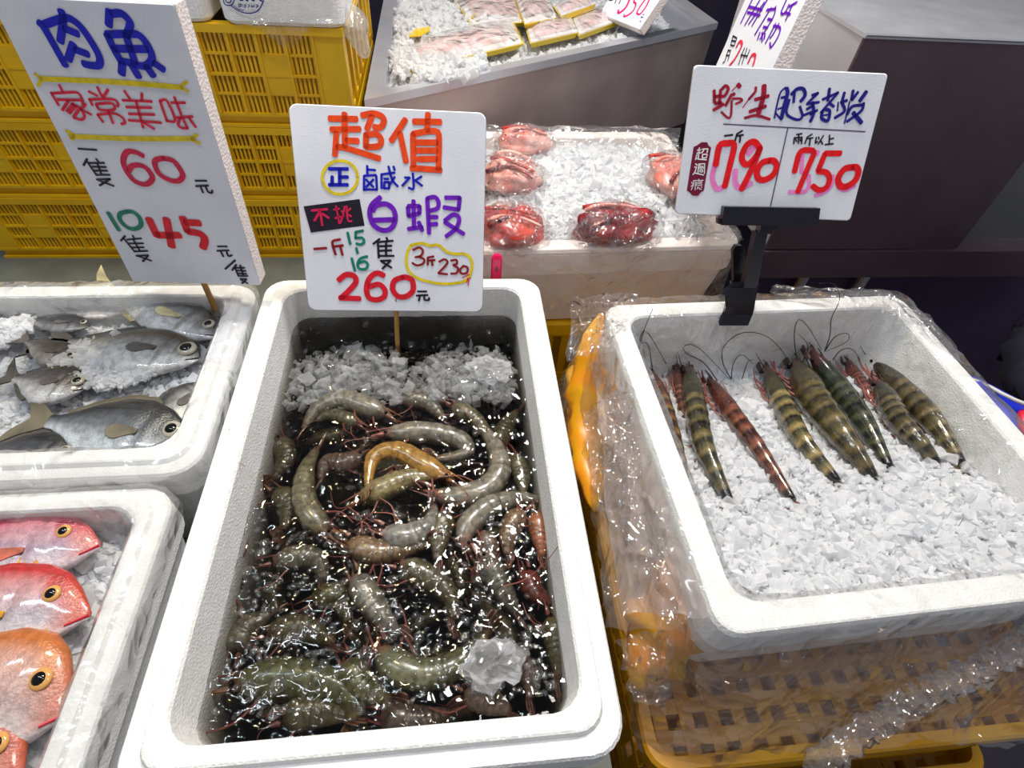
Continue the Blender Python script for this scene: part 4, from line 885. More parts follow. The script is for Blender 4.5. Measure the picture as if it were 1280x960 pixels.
# ------------------------------------------------------------------ fish lying on their sides
def fish(name, label, group, head, tail, hgt, colf, mat, eyecol, up=1.0, thick=.30, roll=0.0, top=None, bot=None, eye=(.115, .28, .20), forked=.35, tailsize=1.0, finc=(.2, .2, .2), mouthc=None, cat='fish', pect=True, curve=0.0, dors=.08, snout=0.0):
    """head/tail: world points of snout and tail root; hgt: body depth"""
    head, tail = np.asarray(head, float), np.asarray(tail, float)
    X = unit(head - tail); L = np.linalg.norm(head - tail); Zu = unit(np.array([0, 0, 1.0]) - X[2] * X); Yd = np.cross(Zu, X) * up
    cr, sr = math.cos(roll), math.sin(roll); Y = Yd * cr + Zu * sr; Z = Zu * cr - Yd * sr
    top = top or [(0, .02), (.03, .16), (.10, .30), (.2, .42), (.35, .5), (.5, .48), (.7, .34), (.85, .18), (.95, .10), (1, .10)]
    bot = bot or [(0, .02), (.03, .12), (.10, .26), (.2, .38), (.35, .48), (.5, .48), (.7, .34), (.85, .17), (.95, .10), (1, .10)]
    tx, ty = zip(*top); bx_, by = zip(*bot)
    sx = [0, .05, .12, .25, .4, .6, .8, .95, 1]; sy = [.06, .34, .62, .92, 1, .86, .5, .2, .14]
    K, M_ = 52, 20; root = thing(name, tuple((head + tail) / 2), label, cat, group)
    pos = lambda s, y, z: head - X * s * L + Y * (y + curve * hgt * math.sin(PI * s) * 1.0) + Z * z
    v = []; cols = []; rr_ = random.Random(hash(label) % 1000)
    def surf(s, ca):     # half thickness at station s, height fraction ca in [-1, 1]
        return thick * hgt * .5 * np.interp(s, sx, sy)
    for i in range(K):
        s = i / (K - 1); th = surf(s, 0); T_, B_ = np.interp(s, tx, ty) * hgt, np.interp(s, bx_, by) * hgt
        for j in range(M_):
            a = 2 * PI * j / M_; ca, sa = math.cos(a), math.sin(a)
            y = (T_ if ca > 0 else B_) * ca; g = math.copysign(abs(sa) ** .75, sa)
            gill = .26 + .05 * math.cos(ca * 2.2) - .03 * ca; k = 1 - .16 * math.exp(-((s - gill) / .012) ** 2) * (abs(ca) < .8) + .05 * math.exp(-((s - gill + .03) / .02) ** 2)
            pre = .17 + .03 * math.cos(ca * 2); k -= .07 * math.exp(-((s - pre) / .010) ** 2) * (ca < .1) * (ca > -.85)
            v.append(pos(s, y, th * g * k)); cols.append(colf(s, ca, sa, rr_))
    f = [(i * M_ + j, (i + 1) * M_ + j, (i + 1) * M_ + (j + 1) % M_, i * M_ + (j + 1) % M_) for i in range(K - 1) for j in range(M_)]
    if up < 0: f = [q[::-1] for q in f]
    f.append(tuple(range(M_))); f.append(tuple((K - 1) * M_ + j for j in range(M_))[::-1])
    sub('body', v, f, mat, root, smooth=True, cols=cols)
    # eye on the upper flank
    es, ey, er = eye; T_ = np.interp(es, tx, ty) * hgt; yy = ey * T_ * 1.4; er *= hgt * .5
    zz = surf(es, 0) * (1 - (yy / T_) ** 2) ** .38
    c = pos(es, yy, zz * .98)
    e = sub('eye', *sphere(c, 1, [X * er, Y * er, Z * er * .38], 16, 8), eyecol, root, smooth=True)
    sub('pupil', *sphere(c + Z * er * .16, 1, [X * er * .66, Y * er * .66, Z * er * .32], 12, 6), eyem, e, smooth=True)
    # fins
    def fin(nm, outline, z0, zt=.0012):
        k = len(outline); a = [pos(s, y, z0 + zt) for s, y in outline]; b2 = [pos(s, y, z0 - zt) for s, y in outline]
        ff = [tuple(range(k)), tuple(range(2 * k - 1, k - 1, -1))] + [(i, k + i, k + (i + 1) % k, (i + 1) % k) for i in range(k)]
        cc = [mixc(finc, L3(40, 36, 34), .5 * (i % 2)) for i in range(k)] * 2
        sub(nm, a + b2, ff, finm, root, cols=cc)
    tl = .26 * tailsize
    fin('tail_fin', [(.985, .085 * hgt), (1 + tl * .5, .24 * hgt * tailsize), (1 + tl, .44 * hgt * tailsize), (1 + tl * .8, .2 * hgt), (1 + tl * (1 - forked) * .75, 0), (1 + tl * .8, -.2 * hgt), (1 + tl, -.44 * hgt * tailsize), (1 + tl * .5, -.24 * hgt * tailsize), (.985, -.085 * hgt)], 0)
    ds = np.linspace(.30, .90, 13); o1 = [(s, np.interp(s, tx, ty) * hgt * .96) for s in ds]
    o2 = [(s + .02, np.interp(s, tx, ty) * hgt + dors * hgt * (1 - ((k - 5) / 9) ** 2) * (1 if k % 2 else .78)) for k, s in enumerate(ds)]
    fin('dorsal_fin', o1 + o2[::-1], 0)
    an = np.linspace(.60, .90, 8); fin('anal_fin', [(s, -np.interp(s, bx_, by) * hgt * .96) for s in an] + [(s + .02, -np.interp(s, bx_, by) * hgt - dors * .8 * hgt * (1 - ((k - 2) / 6) ** 2)) for k, s in enumerate(an)][::-1], 0)
    if pect:
        z0 = surf(.36, 0) * 1.02; q = [(.305, .02 * hgt), (.36, .035 * hgt)] + [(.44 + .075 * math.cos(t_) * (1 if k_ % 2 else .86), -.05 * hgt + .10 * hgt * math.sin(t_)) for k_, t_ in enumerate(np.linspace(1.2, -1.9, 12))] + [(.36, -.085 * hgt), (.305, -.04 * hgt)]
        fin('pectoral_fin', q, z0, .0007)
    if mouthc is not None:
        s0 = surf(.03, 0)
        sub('mouth', *tube([pos(.004, -.0 * hgt, s0 * .5), pos(.035, -.05 * hgt, s0 * .95), pos(.075, -.11 * hgt, surf(.075, 0) * .86)], .018 * hgt, 6, 8, .6), mouthc, root)
    return root
# silver fish on ice
def silver(backc, midc, bel, blotch=.0):
    backc, midc = tuple(np.array(backc) * .62), tuple(np.array(midc) * .74)
    def fn(s, ca, sa, rr_):
        c = mixc(midc, backc, min(1, max(0, (ca + .05) / .7))); c = mixc(c, bel, min(1, max(0, (-ca - .0) / .7)))
        if s < .19: c = mixc(c, backc, .50 if ca > -.3 else .3)
        if .24 < s < .29 and abs(ca) < .7: c = mixc(c, backc, .5)  # shade of the gill crease painted into the skin colour
        return c
    return fn
sv = [L3(62, 62, 64), L3(176, 176, 180), L3(214, 214, 214)]
eye_s = plain('eye_silver', srgb(170, 164, 148), .15); eye_y = plain('eye_yellow', srgb(214, 160, 92), .12)
mouth_d = plain('mouth_dark', srgb(60, 44, 40), .4); mouth_r = plain('mouth_red', srgb(196, 30, 52), .35)
ZS = crop(0, 330, 340, 620, 1126)[0]
zL = -.040
def lay(Zf, h, t, z, dz=0): return P(*Zf(*h), z), P(*Zf(*t), z + dz)
SF = [((905, 300), (455, 105), .066, sv, 'silver fish with its yellow tail sticking up at the back', dict(finc=L3(206, 196, 150), roll=.10), .006),
      ((550, 188), (215, 185), .040, [L3(88, 76, 74), L3(190, 182, 184), L3(214, 208, 206)], 'slim pinkish silver fish with its head near the back wall', {}, .000),
      ((828, 392), (285, 322), .078, [L3(58, 54, 50), L3(188, 188, 186), L3(220, 220, 218)], 'largest silver fish with a big round eye, in the middle of the ice', dict(eye=(.11, .22, .30)), .006),
      ((880, 500), (600, 700), .060, [L3(70, 70, 72), L3(196, 196, 190), L3(224, 224, 216)], 'bright silver fish head slanting below the largest fish', dict(eye=(.11, .25, .26)), -.002),
      ((768, 742), (200, 650), .088, [L3(38, 40, 44), L3(128, 132, 138), L3(200, 208, 216)], 'dark backed fish lying along the front wall of the box', dict(finc=L3(116, 108, 88), roll=.12), .004),
      ((345, 520), (60, 470), .062, [L3(52, 46, 48), L3(120, 112, 112), L3(196, 196, 198)], 'dark fish head with an open mouth left of the dark backed fish', dict(up=1), .006),
      ((372, 258), (110, 235), .034, [L3(36, 36, 40), L3(70, 70, 74), L3(130, 130, 132)], 'dark back of a fish half buried in ice near the pinkish fish', {}, .006),
      ((305, 405), (110, 320), .040, [L3(52, 48, 50), L3(110, 100, 92), L3(150, 146, 140)], 'brown grey fish half buried in ice under the dark back', {}, .006),
      ((300, 812), (-60, 770), .060, [L3(40, 40, 44), L3(90, 92, 96), L3(180, 182, 186)], 'dark fish cut off by the left edge by the front wall', {}, .000),
      ((945, 250), (815, 175), .030, [L3(28, 30, 36), L3(56, 60, 70), L3(90, 96, 108)], 'small dark fish in the back right corner by the stick', {}, -.004),
      ((-10, 240), (-240, 160), .050, sv, 'silver fish at the far left edge of the ice', {}, .0)]
for (h, t, hg, cc, lab, kw, dz) in SF:
    a_, b2 = lay(ZS, h, t, zL + dz + .006)
    kw = dict(dict(eye=(.11, .26, .24), finc=L3(96, 92, 88), mouthc=mouth_d), **kw)
    fish('silver_fish', lab, 'silver fish on ice', a_, b2, hg * 1.12, silver(*cc), silverm, eye_s, **kw)
# red sea bream
def bream_col(back, side, bel, face):
    back, side, face = (tuple(np.array(q) * k) for q, k in ((back, .85), (side, .72), (face, .85)))
    def fn(s, ca, sa, rr_):
        c = mixc(side, back, min(1, max(0, (ca - .05) / .60))); c = mixc(c, bel, min(1, max(0, (-ca - .05) / .6)))
        if s < .16: c = mixc(c, face, min(1, (.16 - s) / .10) * (.85 if ca < .5 else .6) * (1 if ca > -.75 else .2))
        if .2 < s: c = mixc(c, L3(236, 214, 214), .25 * (math.sin(ca * 26) > .4) * (abs(ca) < .75))
        return c
    return fn
ZBm = crop(0, 580, 260, 960, 657)[0]; zB = -.050
btop = [(0, .03), (.03, .14), (.08, .30), (.15, .46), (.25, .56), (.40, .58), (.6, .46), (.8, .24), (.95, .10), (1, .10)]
bbot = [(0, .03), (.04, .10), (.10, .22), (.2, .34), (.35, .42), (.55, .38), (.8, .2), (.95, .1), (1, .1)]
BR = [((318, 258), (-420, 345), .084, (L3(188, 40, 76), L3(186, 160, 180), L3(222, 212, 220), L3(214, 120, 110)), .008, 'pink red sea bream at the back of the lower left box', {}),
      ((286, 478), (-520, 500), .092, (L3(196, 52, 52), L3(200, 186, 196), L3(226, 220, 224), L3(214, 92, 56)), .012, 'middle red sea bream with orange snout and clear yellow ringed eye', dict(finc=L3(236, 170, 40))),
      ((212, 790), (-420, 690), .108, (L3(204, 116, 56), L3(206, 176, 172), L3(224, 214, 214), L3(210, 128, 110)), .012, 'orange backed sea bream pressed against the film, third from the back', dict(finc=L3(226, 170, 80))),
      ((70, 985), (-520, 940), .100, (L3(196, 84, 56), L3(206, 160, 152), L3(224, 208, 206), L3(210, 110, 84)), .010, 'red sea bream at the bottom left corner of the picture', {})]
for (h, t, hg, cc, dz, lab, kw) in BR:
    a_, b2 = lay(ZBm, h, t, zB + dz)
    kw = dict(dict(eye=(.165, .30, .185), finc=L3(214, 110, 80), mouthc=mouth_r, top=btop, bot=bbot, thick=.34, roll=.10), **kw)
    fish('sea_bream', lab, 'red sea bream in the film lined box', a_, b2, hg, bream_col(*cc), breamm, eye_y, **kw)

# ------------------------------------------------------------------ crushed ice
ice_stuff('crushed_ice', 'crushed ice bed under the tiger prawns', lambda x, y: zice(x, y) + .007 * nz(x, y, 2, 16) + .004 * nz(x, y, 7, 50), (.255, .715, .172, .628), 13000, .0052, 31,
          inside_fn=in_rot(.484, .400, .495 - .064, .482 - .064, math.radians(1.9)))
fishaxes = []
ice_stuff('crushed_ice', 'crushed ice bed under and over the silver fish', lambda x, y: zL - .010 + .006 * nz(x, y, 5, 22), (-.79, -.325, .415, .655), 6000, .0046, 32)
def cover(cx, cy, rx_, ry): return lambda x, y: drift(cx, cy, rx_, ry)(x, y)
pc = P(*ZS(480, 430), zL); pd = P(*ZS(60, 330), zL)
ice_stuff('crushed_ice', 'loose ice heaped on top of the largest silver fish', lambda x, y: zL + .012 + .004 * nz(x, y, 5, 30), (-.75, -.36, .45, .65), 3800, .0040, 33, base=False,
          inside_fn=lambda x, y: max(drift(pc[0], pc[1], .070, .048)(x, y), drift(pd[0] - .04, pd[1] + .02, .06, .05)(x, y)) > 0)
ice_stuff('crushed_ice', 'wet ice chips beside the heads of the red sea bream', lambda x, y: zB - .016 + .006 * nz(x, y, 5, 30), (-.80, -.345, .0, .325), 2500, .0075, 34)
ice_stuff('crushed_ice', 'high heap of crushed ice between the bagged red fish', lambda x, y: -.030 + .030 * drift(.27, 1.0, .24, .24)(x, y) + .010 * nz(x, y, 3, 14), (.06, .475, .80, 1.185), 9000, .0062, 35,
          inside_fn=in_rot(.268, .995, .40, .375, math.radians(2.2)))
ice_stuff('crushed_ice', 'snowy ice covering the fillet packs in the steel tray', lambda x, y: ZR - .020 + .012 * nz(x, y, 3, 10) - .010 * (x + .1), (-.11, .66, 1.15, 2.2), 9000, .0062, 36,
          inside_fn=lambda x, y: (y - 1.101) > (x + .148) * .635 + .055 and x < .62, nb=120)

pe = P(540, 75, ZR); pf = P(560, 30, ZR)
ice_stuff('crushed_ice', 'loose snowy ice spilled over the front left fillet pack', lambda x, y: ZR + .006 + .006 * nz(x, y, 3, 20), (-.11, .25, 1.15, 2.0), 2600, .0062, 37, base=False,
          inside_fn=lambda x, y: max(drift(pe[0], pe[1], .12, .13)(x, y), drift(pf[0], pf[1], .14, .16)(x, y)) > .05)
# ------------------------------------------------------------------ clear film
def film_grid(name, label, fn, nu, nv, mat, seed, jit=.004, group=None, closed=False, parent=None, smooth=True):
    rr_ = np.random.default_rng(seed); v = []; f = []
    for j in range(nv + 1):
        for i in range(nu + (0 if closed else 1)):
            p = np.array(fn(i / nu, j / nv)); q = Vector((p[0] * 34 + seed, p[1] * 34, p[2] * 34)); m = noise.turbulence_vector(q, 2, True)
            v.append(p + np.array([m[0], m[1], m[2]]) * jit * 1.6 + rr_.normal(size=3) * jit * .22)
    w = nu + (0 if closed else 1)
    for j in range(nv):
        for i in range(nu):
            a, b2, c, d = j * w + i, j * w + (i + 1) % w, (j + 1) * w + (i + 1) % w, (j + 1) * w + i
            f += [(a, b2, c), (a, c, d)] if rr_.random() < .5 else [(a, b2, d), (b2, c, d)]
    if parent is not None: return sub(name, v, f, mat, parent, smooth=smooth)
    return tag(mesh_obj(name, v, f, mat, smooth=smooth), label, 'plastic film', group)
def loop_pt(u, w, d, r, cx, cy, rot):
    """point on a rounded rectangle outline, u in [0, 1): starts mid right, counter clockwise"""
    pts = np.array(rrect(w, d, r, 0, 6)); seg = np.linalg.norm(np.roll(pts, -1, 0) - pts, axis=1); cs = np.r_[0, np.cumsum(seg)]; s = (u % 1) * cs[-1]
    i = min(np.searchsorted(cs, s, 'right') - 1, len(pts) - 1); t = (s - cs[i]) / max(seg[i], 1e-9); p = pts[i] * (1 - t) + pts[(i + 1) % len(pts)] * t
    q = xf([p], cx, cy, rot)[0]; return q
def liner(label, cx, cy, w, d, rot, zt, prof, seed, mat=film, nu=110, jit=.0022, r=.03, flare=None):
    """bag liner over a rim; prof = list of (outset from outer edge, z offset)"""
    prof = np.array(prof); k = len(prof) - 1
    def fn(u, v_):
        s = v_ * k; i = min(int(s), k - 1); o_, z_ = prof[i] * (1 - (s - i)) + prof[i + 1] * (s - i)
        q = loop_pt(u, w, d, r, cx, cy, rot); rad = unit(q - np.array([cx, cy, 0])); ex = flare(u, v_, q) if flare else np.zeros(3)
        wob = nz(q[0] * 1.0, q[1], seed + v_ * 2.0, 26) * .006 * (1 if abs(o_) > .012 or z_ < -.02 else .25)
        e = np.array([q[0] - cx, q[1] - cy, 0]); e = e * np.array([(w / 2 + o_) / (w / 2), (d / 2 + o_) / (d / 2), 0])
        return np.array([cx, cy, zt + z_ + wob]) + e + rad * wob + ex
    return film_grid('plastic_liner', label, fn, nu, k * 2, mat, seed, jit, 'film liners over the boxes', closed=True)
def flare_r(u, v_, q):
    # loose skirt: pulled out to the left, hanging low at the front
    k = max(0, v_ - .55) / .45; lft = max(0, .30 - q[0]) / .08; frt = max(0, .24 - q[1]) / .08
    return np.array([-.030 * min(lft, 1) * k * (1 + .8 * nz(q[0], q[1], 3, 20)), -.055 * min(frt, 1) * k * (1 + .6 * nz(q[0], q[1], 5, 18)), -.05 * min(frt, 1) * k])
liner('clear film wrapped over the rim of the tiger prawn box', .484, .400, .495, .482, math.radians(1.9), 0, [(-.046, -.075), (-.038, -.03), (-.032, .002), (-.016, .006), (.004, .004), (.010, -.02), (.014, -.06), (.018, -.10), (.022, -.135), (.026, -.165)], 3, film, 130, .0028, flare=flare_r)
liner('wrinkled film lining the silver fish box', -.545, .535, .52, .335, 0, -.004, [(-.060, -.055), (-.048, -.030), (-.037, -.004), (-.024, .005), (-.006, .002), (.003, -.006), (.004, -.03)], 5, filmw, 120, .0020)
liner('wrinkled film lining the red sea bream box', -.565, .152, .515, .42, 0, -.018, [(-.050, -.060), (-.040, -.030), (-.033, -.004), (-.022, .006), (-.006, .003), (.002, -.006), (.003, -.03)], 7, filmw, 120, .0022)
liner('clear film over the box of bagged red fish', .268, .995, .468, .44, math.radians(2.2), 0, [(-.045, -.05), (-.034, .0), (-.016, .007), (.002, .006), (.006, -.03), (.008, -.08), (.009, -.13)], 9, film, 90, .0018)
def sheet(label, px, z, seed, mat=film, nu=16, nv=16, jit=.004, bulge=.02):
    """loose crumpled sheet: four picture corners with their heights"""
    c = [P(u, v, zz) for (u, v), zz in zip(px, z)]
    fn = lambda s, t: (c[0] * (1 - s) + c[1] * s) * (1 - t) + (c[3] * (1 - s) + c[2] * s) * t + np.array([0, 0, bulge * (nz(s, t, seed, 3) + math.sin(PI * s) * math.sin(PI * t) * .6)]) + np.array([.008 * nz(s, t, seed + 5, 5), .008 * nz(s, t, seed + 9, 5), 0])
    return film_grid('plastic_film', label, fn, nu, nv, mat, seed, jit, 'loose sheets of clear film')
sheet('pinkish milky film hanging down the left side of the prawn box', [(733, 415), (772, 398), (886, 775), (772, 770)], [-.07, -.008, -.008, -.11], 21, filmp, 14, 30, .004, .008)
sheet('crumpled knot of clear film in the gap left of the prawn box', [(722, 520), (790, 480), (800, 650), (742, 640)], [-.03, -.01, -.02, -.05], 11, filmr, 9, 9, .006, .015)
sheet('clear film sticking up at the rear left corner of the prawn box', [(715, 372), (795, 370), (770, 440), (705, 455)], [.0, .012, .0, -.03], 12, filmr, 10, 8, .005, .015)
sheet('clear film spread over the orange bag between the boxes', [(742, 640), (850, 650), (900, 800), (755, 790)], [-.06, -.03, -.03, -.09], 13, film, 14, 12, .005, .012)
sheet('film corner poking out beside the front corner of the shrimp box', [(770, 800), (840, 790), (830, 900), (782, 870)], [-.10, -.08, -.14, -.12], 14, filmr, 8, 8, .005, .012)
sheet('big drape of clear film hanging over the amber crate front', [(880, 812), (1290, 770), (1290, 930), (830, 948)], [-.06, -.05, -.16, -.165], 15, film, 34, 16, .0045, .020)
sheet('rolled up film edge along the back right of the prawn box', [(960, 360), (1110, 365), (1150, 400), (970, 372)], [.02, .02, .0, .004], 16, filmr, 16, 5, .004, .012)
sheet('film flap over the back right corner of the prawn box', [(1085, 362), (1160, 395), (1215, 470), (1120, 395)], [.015, .005, -.005, .006], 17, filmr, 14, 5, .004, .010)
sheet('sagging film along the back of the bagged fish box', [(600, 158), (850, 160), (845, 195), (610, 172)], [.02, .03, .01, .01], 18, film, 22, 6, .004, .02)
sheet('crumpled clear film at the right end of the bagged fish box', [(845, 250), (900, 262), (925, 305), (840, 302)], [.03, .025, .012, .01], 19, filmr, 14, 10, .006, .03)
# twisted rope of film at the lower right
tw = []; pc_ = spline([P(1015, 958, -.14), P(1080, 915, -.11), P(1160, 868, -.09), P(1230, 835, -.07), P(1290, 795, -.06)], 40)
vv, ff = tube(pc_, .013, 9, 60); vv = [np.array(p) + rng.normal(size=3) * .0028 for p in vv]
tag(mesh_obj('twisted_film', vv, ff, filmr), 'twisted rope of clear film at the lower right corner', 'plastic film')

# ------------------------------------------------------------------ bagged red fish in the middle box
def bag(label, px, z, size, mat, seed, rotd=0.0):
    c = P(*px, z); t = thing('bagged_fish', tuple(c), label, 'bagged fish', 'bags of red fish on ice')
    L_, W_, H_ = size; ca_, sa_ = math.cos(rotd), math.sin(rotd)
    def put(p): return c + np.array([p[0] * ca_ - p[1] * sa_, p[0] * sa_ + p[1] * ca_, p[2]])
    v, f = sphere(np.zeros(3), 1, None, 30, 18); vb = []; vf = []
    r_ = np.random.default_rng(seed)
    for p in v:
        p = np.array(p); k = 1 + .30 * noise.noise(Vector(p * 1.8 + seed)) + .16 * noise.noise(Vector(p * 4.5 + seed))
        vb.append(put(p * k * np.array([L_, W_, H_]) * .88)); k2 = 1 + .14 * noise.noise(Vector(p * 2.5 + seed + 3)); vf.append(put(p * k2 * np.array([L_ * 1.08, W_ * 1.1, H_ * 1.06])) + r_.normal(size=3) * .0028)
    sub('fish_flesh', vb, f, mat, t, smooth=True)
    sub('clear_bag', vf, f, filmr, t)
    # folds of skin, fin and eye showing through
    for q in range(3):
        a_ = r_.uniform(-1, 1) * .7; pts = [put(np.array([L_ * (-.7 + 1.4 * s), W_ * (a_ + .25 * math.sin(3 * s + q)), H_ * .93 * math.sqrt(max(.05, 1 - (1.4 * s - .7) ** 2 * .9 - a_ * a_ * .8))])) for s in np.linspace(0, 1, 6)]
        sub('gill_fold', *tube(pts, .004, 6, 14, .5), (darkmeat, pinkmeat, redmeat)[q], t, smooth=True)
    return t
bag('bag of dark red fish at the front right of the ice box', (770, 285), .012, (.080, .052, .040), darkmeat, 1, .12)
bag('bag of brown red fish at the front left beside the 260 sign', (640, 285), .012, (.062, .05, .034), redmeat, 2, .05)
bag('bag of pink fish at the left with an orange fin', (640, 220), .016, (.062, .05, .034), pinkmeat, 3, -.3)
bag('bag with a pale pink fish head at the back left', (655, 178), .010, (.062, .04, .030), pinkmeat, 4, .1)
bag('bag of speckled pink fish at the right behind the 790 sign', (845, 222), .016, (.055, .075, .034), pinkmeat, 5, .2)

# ------------------------------------------------------------------ fillet packs in the steel tray
def pack(label, quad, z, zs, seed):
    c = [P(u, v, zz) for (u, v), zz in zip(quad, zs)]
    t = thing('fillet_pack', tuple(sum(c) / 4), label, 'fillet pack', 'packs of fish fillet in the tray')
    up = unit(np.cross(c[1] - c[0], c[3] - c[0])); up = up if up[2] > 0 else -up
    cen = sum(c) / 4
    def slab_(k0, k1, z0, z1, m, nm):
        q0 = [cen + (p - cen) * k0 + up * z0 for p in c]; q1 = [cen + (p - cen) * k1 + up * z1 for p in c]
        sub(nm, q0 + q1, [(3, 2, 1, 0), (4, 5, 6, 7)] + [(i, (i + 1) % 4, 4 + (i + 1) % 4, 4 + i) for i in range(4)], m, t)
    slab_(.90, 1.0, 0, .012, papery, 'yellow_tray'); slab_(.97, .96, .0125, .015, packw, 'liner_sheet')
    nx, ny = 16, 8; v = []
    for j in range(ny + 1):
        for i in range(nx + 1):
            s, q = i / nx, j / ny; s_, q_ = .12 + .76 * s, .18 + .64 * q
            p = (c[0] * (1 - s_) + c[1] * s_) * (1 - q_) + (c[3] * (1 - s_) + c[2] * s_) * q_
            v.append(p + up * (.0155 + .012 * math.sin(PI * s) ** .5 * math.sin(PI * q) ** .6 * (1 + .3 * nz(s, q, seed, 6))))
    sub('fillet', v, [(j * (nx + 1) + i, j * (nx + 1) + i + 1, (j + 1) * (nx + 1) + i + 1, (j + 1) * (nx + 1) + i) for j in range(ny) for i in range(nx)], fleshm, t, smooth=True)
    g = [cen + (p - cen) * 1.0 + up * .028 for p in c]
    film_grid('wrap', '', lambda s, q: (g[0] * (1 - s) + g[1] * s) * (1 - q) + (g[3] * (1 - s) + g[2] * s) * q + up * (-.012 * (2 * abs(s - .5)) ** 4 - .012 * (2 * abs(q - .5)) ** 4), 10, 6, film, seed, .0012, parent=t)
    return t
zp = ZR - .012
pack('fillet pack at the front left, mostly under ice', [(495, 100), (655, 62), (640, 30), (500, 62)], 0, [zp, zp + .01, zp + .01, zp], 1)
pack('upright fillet pack in the middle of the tray', [(590, 40), (660, 35), (648, -10), (560, -6)], 0, [zp + .01] * 4, 2)
pack('fillet pack with a yellow end left of the 330 sign', [(662, 62), (722, 48), (712, 26), (655, 38)], 0, [zp + .005] * 4, 3)
pack('fillet pack leaning at the right by the 330 sign', [(722, 52), (782, 30), (760, 14), (712, 28)], 0, [zp + .002] * 4, 4)
pack('small fillet pack behind the right ones', [(700, 28), (744, 12), (735, 2), (690, 14)], 0, [zp + .02] * 4, 5)
pack('fillet pack at the rear with two yellow straps', [(655, 38), (695, 30), (680, -8), (640, -6)], 0, [zp + .02] * 4, 6)
for i, (lab, pts) in enumerate([('yellow leaf shaped label on the ice at the left', [(508, 46), (520, 36), (537, 33), (537, 38), (524, 45)]), ('yellow label tip on the ice near the top', [(585, 20), (597, 8), (600, 12), (590, 22)]), ('folded yellow label at the top of the ice', [(604, 5), (615, -4), (632, -2), (625, 4)])]):
    q = [P(u, v, ZR + .006 + .004 * k) for k, (u, v) in enumerate(pts)]; k = len(q)
    tag(mesh_obj('pack_label', q + [p - [0, 0, .002] for p in q], [tuple(range(k)), tuple(range(2 * k - 1, k - 1, -1))] + [(i_, k + i_, k + (i_ + 1) % k, (i_ + 1) % k) for i_ in range(k)], papery), lab, 'label', 'yellow labels on the tray ice')

# ------------------------------------------------------------------ odds and ends
def lump(name, label, cat, pts, r, mat, seed, squash=.6, amp=.25, k=26):
    v, f = tube(pts, r, 14, k); c = spline(pts, k); out = []
    for i, p in enumerate(v):
        ci = c[i // 14]; t = (i // 14) / (k - 1); s = max(.12, math.sin(PI * min(1, max(0, t))) ** .5); d = (np.array(p) - ci) * s * (1 + amp * noise.noise(Vector(np.array(p) * 40 + seed)))
        d[2] *= squash; out.append(ci + d)
    return tag(mesh_obj(name, out, f, mat, smooth=True), label, cat)
lump('plastic_bag', 'orange and yellow plastic bag wedged between shrimp and prawn boxes', 'plastic bag', [P(752, 392, -.03), P(742, 430, -.06), P(734, 480, -.11), P(730, 540, -.15), P(745, 640, -.17)], .027, orange, 2, .6, .5)
lump('plastic_bag', 'orange bag under film at the front left corner of the prawn box', 'plastic bag', [P(856, 700, -.06), P(842, 745, -.10), P(825, 800, -.14), P(795, 860, -.17)], .042, orange, 5, .6, .5)
lump('plastic_bag', 'bright blue plastic bag right of the prawn box', 'plastic bag', [P(1200, 470, -.03), P(1250, 510, -.05), P(1285, 560, -.06), P(1330, 620, -.08)], .030, bluep, 4)
lump('cloth_bag', 'dark navy bag at the right edge above the blue one', 'bag', [P(1330, 380, -.22), P(1310, 430, -.20), P(1300, 480, -.20), P(1340, 560, -.22)], .060, darkcloth, 6, 1.1, .55)
lump('red_pouch', 'small red pouch at the right edge beside the blue bag', 'pouch', [P(1278, 512, -.03), P(1285, 530, -.035), P(1292, 552, -.04)], .014, redp, 3)
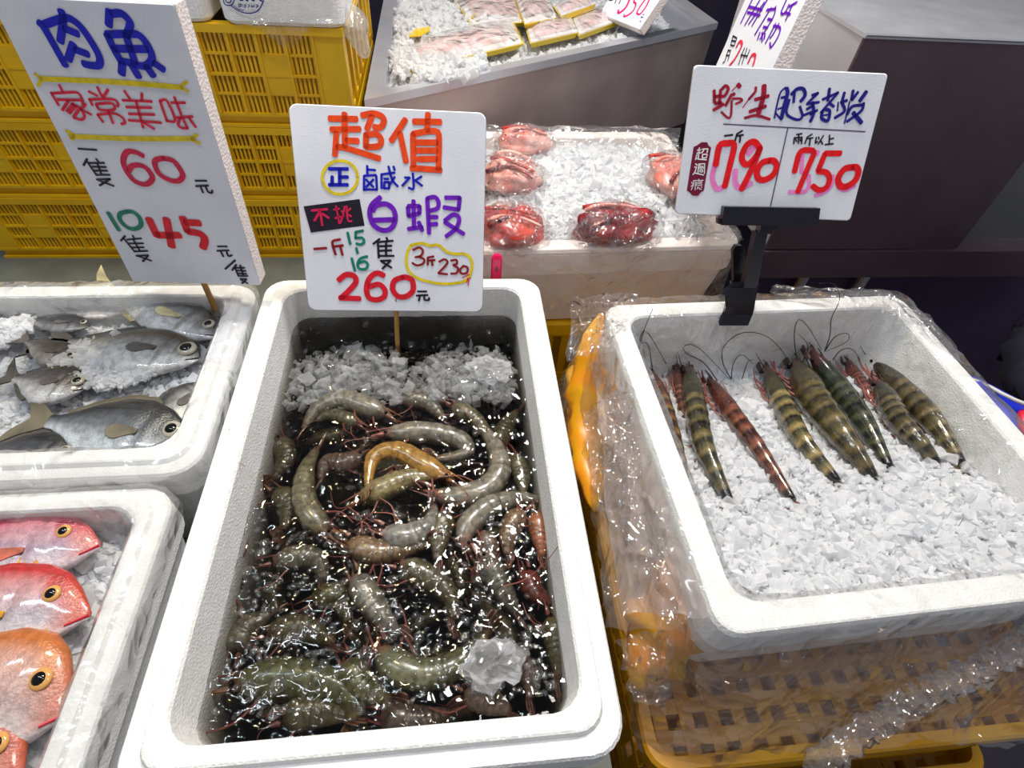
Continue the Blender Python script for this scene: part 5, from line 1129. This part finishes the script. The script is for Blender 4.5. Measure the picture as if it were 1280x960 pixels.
tag(mesh_obj('cable', *tube([PY(1180, 455, .70), P(1196, 467, -.04), P(1230, 480, -.03), P(1262, 497, -.02), P(1300, 512, -.02)], .0028, 8, 30), cablem, smooth=True), 'thin white cable running behind the prawn box to the right', 'cable')
# pink handle behind the shrimp box rim
ph = thing('pink_handle', tuple(PY(620, 342, .727)), 'bright pink plastic handle standing behind the shrimp box rim', 'handle')
c0 = PY(620, 345, .727); up_ = PY(620, 310, .727) - c0
sub('grip', *loft([xf(np.array(rrect(.017, .012, .005, z, 3)), c0[0], c0[1]) + [0, 0, c0[2]] for z in (-.03, 0, .030, .036)] + [xf(np.array(rrect(.010, .007, .003, .041, 3)), c0[0], c0[1]) + [0, 0, c0[2]]]), pinkp, ph)
sub('hang_hole', *sphere(c0 + [0, -.0055, .018], 1, [np.array([.003, 0, 0]), np.array([0, .0015, 0]), np.array([0, 0, .006])], 10, 6), darkmeat, ph)
# bag hanging from the closed foam box, film under the stamped box
lump('plastic_bag', 'milky plastic bag hanging off the corner of the stamped foam box', 'plastic bag', [PY(436, 4, YC - .03), PY(447, 40, YC - .035), PY(454, 62, YC - .03), PY(459, 72, YC - .03)], .018, filmw, 8, .9, .5)
c4 = [PY(292, 24, YC - .02), PY(430, 24, YC - .02)]
film_grid('plastic_film', 'film sagging below the stamped foam box', lambda s, t: c4[0] * (1 - s) + c4[1] * s + np.array([0, -.006 * math.sin(PI * t), -t * (.010 + .035 * max(0, 1 - abs(s - .42) / .28))]), 22, 5, filmr, 31, .0022, 'loose sheets of clear film')
# loose red feelers over the left inner wall of the shrimp box
for i, (lab, pts) in enumerate([('long thin red shrimp feeler on the left wall of the shrimp box', [(278, 612), (275, 570), (285, 540), (287, 535)]), ('second red feeler dangling on the left inner wall', [(285, 660), (277, 610), (281, 570), (306, 583)]), ('pale feeler lying across the right wall of the shrimp box', [(628, 733), (655, 725), (680, 705), (702, 677)])]):
    zz = [ZW + .004, -.03, -.012, .001] if i < 2 else [ZW + .004, ZW + .006, -.03, .0]
    tag(mesh_obj('shrimp_feeler', *tube([P(u, v, z) for (u, v), z in zip(pts, zz)], .0007, 5, 24, .5), antr), lab, 'feeler', 'loose shrimp feelers')
